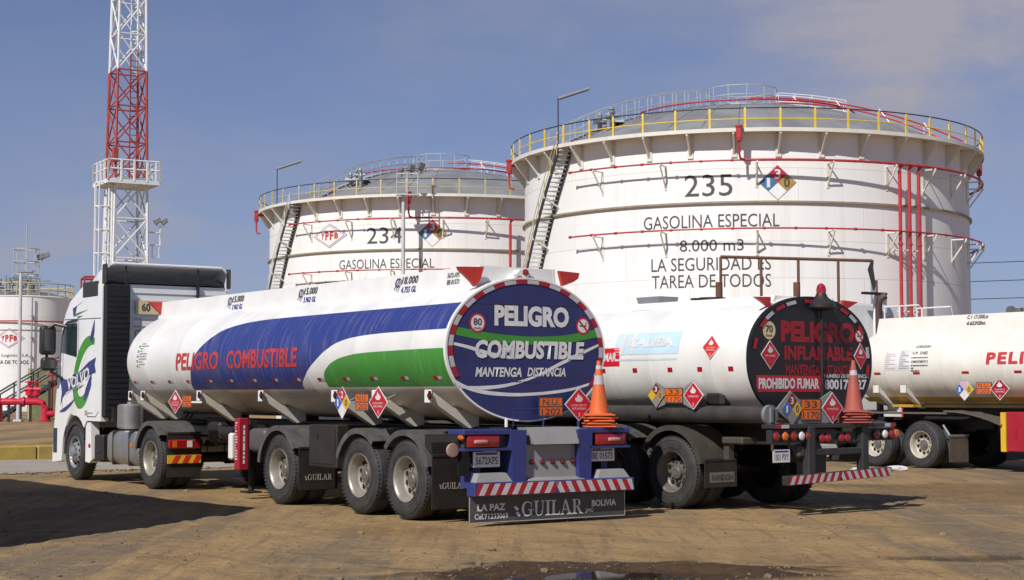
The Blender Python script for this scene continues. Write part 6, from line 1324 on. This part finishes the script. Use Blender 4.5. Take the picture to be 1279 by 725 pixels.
for s_ in (-1, 1):
    b = MB(); b.box((s_*.9, 5.4, .8), (.12, .14, .75)); b.cyl((s_*.9, 5.4, .06), (s_*.9, 5.4, .5), .045, n=10); b.box((s_*.9, 5.4, .04), (.25, .28, .03)); b.build('landing_leg', black, tr2)
b = MB(); [b.cyl((0, y, 1.28), (0, y, .95), .12, n=12) for y in (2.4, 4.2)]; b.cyl((-.5, 2.2, 1.1), (-.5, 4.6, 1.1), .07, n=10); b.box((-.9, 3.3, .9), (.5, .9, .4), bevel=.03); b.build('discharge_pipe', black, tr2)
trk2 = tractor('white tractor truck without door markings, hidden behind the liveried trailer', (T2C[0], T2C[1], 0), H2, y_ax=(6.4, 10.08), cab_y=(8.73, 11.09), livery=False, roof=False)
# rear lamp beam and tilted under-run bar
bk = mat('bar_dark', (.026, .029, .033, 1), .45, var=.25, dust=.07, dustcol=DUST)
b = MB(); yB = -2.0
b.box((-.15, yB, 1.19), (2.5, .22, .055), bevel=.008); b.box((-1.0, yB-.02, 1.06), (.78, .10, .17)); b.box((.72, yB-.02, 1.06), (.74, .10, .17))
for x in (-.66, .44): b.box((x, yB-.06, .86), (.14, .12, .66), bevel=.012); b.box((x, yB+.25, .75), (.10, .5, .1))
b.box((-.11, yB-.05, .84), (.98, .10, .09), bevel=.01); b.box((-.11, yB-.02, 1.03), (.96, .04, .16)); fr2 = b.build('bumper_frame', bk, tr2)
for x, m in ((-1.33, lampred), (-1.16, lampamber), (-.99, lampred), (-.84, lampclear), (-.70, lampred), (.70, lampred), (.88, lampclear), (1.03, lampred), (-.40, lampred), (-.28, lampred), (.0, lampred), (.12, lampred)): roundlamp(fr2, x, yB-.085 if abs(x) > .5 else yB-.055, 1.06 if abs(x) > .5 else 1.02, .058, m, 'tail_light')
b = MB(); b.box((1.13, yB-.07, 1.07), (.10, .08, .11), bevel=.02); b.build('side_marker', lampamber, fr2)
b = MB()
for x0, x1, k in ((-1.38, -1.25, 0), (-1.25, -1.10, 1), (.86, .98, 1), (.98, 1.10, 0)): b.face([(x0, yB-.113, 1.166), (x1, yB-.113, 1.166), (x1, yB-.113, 1.214), (x0, yB-.113, 1.214)], mi=k)
b.build('reflective_tape', [refred, refwhite], fr2, smooth=0)
tilt = Matrix.Rotation(R_(-1.8), 4, 'Y')
b = MB(); b.box((0, 0, 0), (2.14, .10, .125), bevel=.008); ub = b.build('underrun_bar', bk, fr2); ub.location = (-.14, -2.12, .51); ub.rotation_euler = (0, R_(-1.8), 0)
b = MB(); stripes(b, -1.06, 1.06, -.056, .056, -.054, 15, -.02); b.build('reflective_tape', [refred, refwhite], ub, smooth=0)
licence(fr2, -1.20, yB-.06, .80, .33, .17, '1501 PXY'); b = MB(); b.box((-1.36, yB-.05, .93), (.02, .03, .12)); b.box((-1.04, yB-.05, .93), (.02, .03, .12)); b.box((-.78, yB+.0, .86), (.14, .1, .18), bevel=.03); b.build('plate_bracket', mat('dusty_steel', (.16, .15, .13, 1), .6), fr2)
b = MB(); ph2 = lambda u, v: Vector((-.60+u, -2.02, 1.42+v)); b.ext([ph2(u, v) for u, v in ((-.64, 0), (-.36, .24), (-.18, .12), (.20, .12), (.45, .24), (.70, 0), (.45, -.19), (-.36, -.19))], (0, .02, 0)); bd2 = b.build('placard_holder', greyboard, tr2, smooth=0)
un_plate(lambda u, v: ph2(u+.02, v-.01)+REAR*.012, REAR, .40, .29, bd2, '33', '1170'); flame_diamond(lambda u, v: ph2(u+.45, v+.01)+REAR*.02, REAR, .22, .215, bd2, ['COMBUSTIBLE']); fire_diamond(lambda u, v: ph2(u-.36, v)+REAR*.02, REAR, .20, .225, bd2, ('3', '1', '0'), cols=(mat('dull_red', (.2, .02, .02, 1)), nblue, nyel), base=greyboard)
cone_stack(((.70, .80),), tr2, .34, -2.0, 1.219, 5, conered, ['faded red traffic cone at the bottom of the stack behind the black rear end', 'faded red traffic cone second from the bottom of its stack', 'faded red traffic cone in the middle of the stack on the dark beam',
    'faded red traffic cone just below the top of its stack', 'faded red traffic cone with one white band, top of its stack'], 'faded red cones stacked on the dark beam')

# ------------------------------------------------------------------ truck 3 at the right
T3C, H3 = (9.94, 36.32), R_(35)
tr3 = thing('tank_trailer', 'cream white tank trailer with yellow underside and red lettering at the right edge', 'tank trailer', (T3C[0], T3C[1], 0), H3)
A3, B3, Z3 = 1.25, .90, 2.22
tank_body(tr3, A3, B3, Z3, -9.5, 2.05, tank3paint, front_round=.3)
e3 = lambda y, z, off=.004: ellside(A3, B3, Z3, y, z, off)
sheet(e3(-3.6, 1.50, .006), 11.2, .22, ochreund, tr3, 'yellow_underside', nu=20, nv=6)
cw = MB(); yb, yf, zt_ = -9.3, 1.72, 3.35
for s in (-1, 1): cw.ext([(s*.72, yb, 2.93), (s*.60, yb, zt_), (s*.57, yb, zt_), (s*.68, yb, 2.93)], (0, yf-yb, 0))
for y in (yb+.004, yf-.034): cw.ext([(-.717, y, 2.93), (-.597, y, zt_-.003), (.597, y, zt_-.003), (.717, y, 2.93)], (0, .03, 0))
cw.box((0, (yb+yf)/2, 3.2), (1.17, yf-yb-.08, .02)); co3 = cw.build('coaming', tank3paint, tr3)
b = MB(); b.tube([(-.55, 1.6, 3.3), (-.55, 1.6, 3.62), (-.55, .6, 3.62), (-.55, .5, 3.55), (-.55, .5, 3.3)], .02, n=6); b.cyl((-.55, 1.15, 3.3), (-.55, 1.15, 3.62), .018, n=6); b.tube([(.55, 1.6, 3.3), (.55, 1.6, 3.62), (.55, .6, 3.62), (.55, .5, 3.3)], .02, n=6); b.build('catwalk_rail', towerwhite, co3)
b = MB(); b.cyl((-.1, -1.75, 3.3), (-.1, -1.75, 3.46), .06, n=14); [b.cyl((-.1, -1.70-.11*k, 3.40), (-.1, -1.76-.11*k, 3.40), .06+.01*(k%2), n=12) for k in range(5)]; b.cyl((-.12, -1.60, 3.42), (-.08, -1.54, 3.42), .10, n=16); b.build('valve_fitting', mat('lamp_body_grey', (.12, .12, .12, 1), .5), co3)
b = MB(); b.lathe([(0, .55), (.14, .52), (.24, .38), (.29, .2), (.30, .001)], c=(0, -2.62, 3.28), n=32); b.build('manhole_dome', blackplastic, co3)
c3 = lambda y, z: (lambda u, v: Vector((-.645-.008+(z+v-3.2)*.28, y-u, z+v)))
f = c3(-1.13, 3.22); text('C.1 17.500Lts', lambda u, v: f(u-.02, v+.07), .56, .085, letterdark, co3, shear=.25, bold=.02); text('4.623Glns.', lambda u, v: f(u-.04, v-.065), .52, .085, letterdark, co3, shear=.25, bold=.03)
text('PELIGRO', e3(-2.85, 2.37), 2.1, .27, letterred, tr3, bold=.05, sv_=.05, spacing=1.25)
flank_reflectors(tr3, lambda y: e3(y, 2.08), [1.2, .07, -1.27, -2.62, -4.0, -5.4], wr=.12, h=.055, two=False)
s = sheet(e3(.62, 2.38), .80, .46, mat('paper_white', (.70, .69, .68, 1), .6), tr3, 'notice_sheet', nv=8); scribble(e3(.84, 2.38, .008), .30, .42, 9, mat('print_pink', (.55, .42, .42, 1), .6), s, 'notice_print', 4); scribble(e3(.42, 2.38, .008), .30, .42, 9, mat('print_grey', (.30, .30, .32, 1), .6), s, 'notice_print', 7)
text('ATENCION', e3(.0, 2.66), .42, .07, letterdark, tr3, shear=.25, bold=.03); text('N PI  33482', e3(.03, 2.52), .44, .075, letterdark, tr3, bold=.02); text('COMPARTIMENTO 2', e3(.0, 2.33), .48, .06, letterdark, tr3, bold=.03); scribble(e3(.0, 2.42), .48, .05, 1, letterdark, tr3, 'notice_print', 14); scribble(e3(.0, 2.19), .48, .17, 3, letterdark, tr3, 'notice_print', 11)
fire_diamond(sideplane(-1.16, -1.15, 1.72), LEFT, .25, .24, tr3, ('', '1', '0'), cols=(mat('faded_lilac', (.6, .38, .55, 1), .5), nblue, nyel)); un_plate(sideplane(-1.16, -1.66, 1.74), LEFT, .40, .26, tr3, 'N.U.', '1202'); flame_diamond(sideplane(-1.17, -2.08, 1.73), LEFT, .25, .24, tr3, ['LIQUIDO', 'INFLAMABLE'], m=mat('deep_red', (.33, .015, .03, 1), .4))
for y in (1.25, .45, -3.5, -6): rib(tr3, y, tank3paint, Z3, tank3paint, th=.14, foot=1.32, top=1.80)
b = MB()
for s_ in (-1, 1): b.box((s_*.45, -3.5, 1.36), (.3, 8, .07))
b.box((-.7, .75, 1.36), (.5, .6, .06)); b.build('saddle_plate', ochreund, tr3)
chassis(tr3, -9.4, 1.2, z0=1.05, z1=1.33, ymid=(-8.5, -7.2))
for y in (-8.5, -7.2): axle(tr3, y); place_wheel('dual_white', tr3, y, -1); place_wheel('dual_white', tr3, y, 1); fender(tr3, y, fendermat, -1, a0=20, a1=160)
b = MB(); b.box((-1.10, -2.17, .83), (.22, .13, .82), bevel=.01); b.build('yellow_post', mat('post_yellow', (.68, .40, .03, 1), .5), tr3); b = MB(); b.box((-1.02, -2.55, .84), (.40, .58, .82), bevel=.02); b.box((-1.225, -2.50, .80), (.02, .04, .2)); b.build('cabinet', mat('cabinet_red', (.36, .015, .03, 1), .4, var=.12), tr3); b = MB(); b.box((-1.0, -2.95, 1.22), (.3, .2, .08)); b.build('cabinet_bracket', ochreund, tr3)
for s_ in (-1, 1):
    b = MB(); b.box((s_*.7, -3.4, .85), (.12, .14, .8)); b.cyl((s_*.7, -3.4, .06), (s_*.7, -3.4, .5), .045, n=10); b.box((s_*.7, -3.4, .035), (.25, .28, .03)); b.build('landing_leg', black, tr3)
trk3 = thing('tractor_truck', 'white tractor truck with brown exhaust stack, behind the stack of faded red cones', 'truck', (T3C[0], T3C[1], 0), H3)
b = MB(); t = bmesh.new(); P = [(2.75, 1.2), (3.3, 1.2), (3.5, .9), (4.5, .9), (4.6, .5), (4.9, .5), (4.95, 1.4), (4.75, 2.6), (4.5, 3.3), (3.9, 3.72), (2.75, 3.78)]
f_ = t.faces.new([t.verts.new((-1.22, y, z)) for y, z in P]); r_ = bmesh.ops.extrude_face_region(t, geom=[f_]); bmesh.ops.translate(t, vec=(2.44, 0, 0), verts=[v for v in r_['geom'] if isinstance(v, bmesh.types.BMVert)]); bmesh.ops.bevel(t, geom=list(t.edges), offset=.05, segments=2, affect='EDGES'); b._merge(t, 0); cab3 = b.build('cab', cabwhite, trk3, smooth=40)
b = MB(); b.face([(-1.232, 4.55, 2.2), (-1.232, 3.6, 2.2), (-1.232, 3.6, 2.95), (-1.232, 4.3, 2.95)]); b.build('side_window', glass, cab3, smooth=0); b = MB(); b.ext([(-1.05, 4.93, 1.9), (1.05, 4.93, 1.9), (1.02, 4.70, 2.85), (-1.02, 4.70, 2.85)], (0, .02, .0)); b.build('windscreen', glass, cab3)
b = MB(); b.box((.40, 2.6, 3.1), (.42, .12, 1.86), bevel=.08, seg=2); b.build('side_fairing', cabwhite, cab3); b = MB(); b.box((.10, 2.5, 4.0), (.80, .14, .06), bevel=.02); b.build('fairing_rail', black, cab3)
b = MB(); b.tube([(.08, 2.35, 1.0), (.08, 2.35, 3.72), (.10, 2.33, 3.86), (.20, 2.24, 3.95)], .085, n=12); b.build('exhaust_stack', brownpipe, trk3); b = MB(); b.box((.60, 2.42, 3.42), (.10, .08, .10), bevel=.02); b.cyl((.57, 2.45, 3.3), (.52, 2.5, 3.1), .025, n=6); b.build('marker_lamp', mat('rust_lamp', (.42, .13, .05, 1), .5), cab3); b = MB(); b.cyl((.18, 2.5, 4.0), (.18, 2.5, 4.32), .03, n=6); b.build('antenna_stub', rust, cab3)
b = MB()
for s_ in (-1, 1): b.box((s_*.42, 2.0, .95), (.09, 5.6, .28))
for y in (-.7, .6, 1.9, 3.0): b.box((0, y, .95), (.84, .1, .2))
b.box((0, .65, 1.22), (.95, .95, .1)); b.box((-.85, 2.2, .8), (.6, .8, .55), bevel=.08); b.build('frame', black, trk3)
for y in (0.0, 1.33):
    axle(trk3, y, .09)
    for s_ in (-1, 1): place_wheel('dual_white', trk3, y, s_)
for s_ in (-1, 1):
    place_wheel('single', trk3, 4.1, s_, xo=1.2)
    b = MB(); b.box((s_*.95, .62, 1.20), (.62, 2.7, .04), bevel=.01); b.box((s_*.95, 1.9, 1.12), (.6, .3, .18)); b.loft([[(s_*1.26, -.66-.10*k-.9*(k/6.), 1.27-.28*(k/6.)**2), (s_*.64, -.66-.10*k-.9*(k/6.), 1.27-.28*(k/6.)**2), (s_*.64, -.66-.10*k-.9*(k/6.), 1.24-.28*(k/6.)**2), (s_*1.26, -.66-.10*k-.9*(k/6.), 1.24-.28*(k/6.)**2)] for k in range(7)]); b.build('fender', mat('fender_flat', (.09, .088, .082, 1), .5, dust=.3, dustcol=DUST), trk3)
    mudflap(trk3, -.80, s_*1.26, s_*.64, .16, .72, mat('flap_brown', (.075, .062, .048, 1), .6, dust=.3, dustcol=DUST)); b = MB(); b.tube([(s_*1.20, -.60, .95), (s_*1.22, -.80, .72)], .025, n=6); b.box((s_*.95, -.80, .735), (.66, .03, .03)); b.build('flap_hanger', grillegrey, trk3)
# white scraps lying under truck 3
for i, (x, y, l) in enumerate(((8.05, 34.3, 'crumpled white sheet on the dirt behind the dark under-run bar'), (7.1, 33.3, 'white plastic scrap on the dirt under the dark beam with cones'))):
    b = MB(); rr = random.Random(i); t = bmesh.new(); bmesh.ops.create_icosphere(t, subdivisions=2, radius=.19)
    for v in t.verts: v.co *= rr.uniform(.8, 1.15)
    bmesh.ops.scale(t, vec=(1.3, .7, .35), verts=t.verts); bmesh.ops.translate(t, vec=(x, y, .06), verts=t.verts); b._merge(t, 0); tag(b.build('plastic_scrap', lettergrey, None), l, 'litter')
# parked box trailer just outside the frame on the left: its shadow falls across the yard
bx = thing('box_trailer', 'tall white box trailer parked just beyond the left edge, casting the long shadow', 'trailer', (-5.07, 17.5, 0), R_(36))
b = MB(); Lx = lambda y, z0_: [(-2.53, y, z0_), (-.03, y, z0_)]
b.loft([[(-2.53, .1, .55), (-.80, .1, .55), (-.80, 12, .55), (-2.53, 12, .55)], [(-2.53, .15, 1.1), (-.70, .15, 1.1), (-.70, 12, 1.1), (-2.53, 12, 1.1)], [(-2.53, 1.55, 4.4), (-.03, 1.55, 4.4), (-.03, 12, 4.4), (-2.53, 12, 4.4)]]); b.build('cargo_body', cabwhite, bx, smooth=0)
b = MB(); b.box((-1.6, 6, .75), (1.0, 11.6, .3)); b.box((-1.6, .3, .5), (1.4, .12, .2)); b.build('frame', black, bx)
for y in (3.6, 4.9):
    for s_ in (-1, 1):
        w = place_wheel('dual', bx, y, s_); w.location.x += -1.5
b = MB(); b.box((-1.6, 10.5, .55), (1.4, .2, 1.1)); b.build('landing_leg', black, bx)
for o in bpy.data.objects: o.hide_render = False
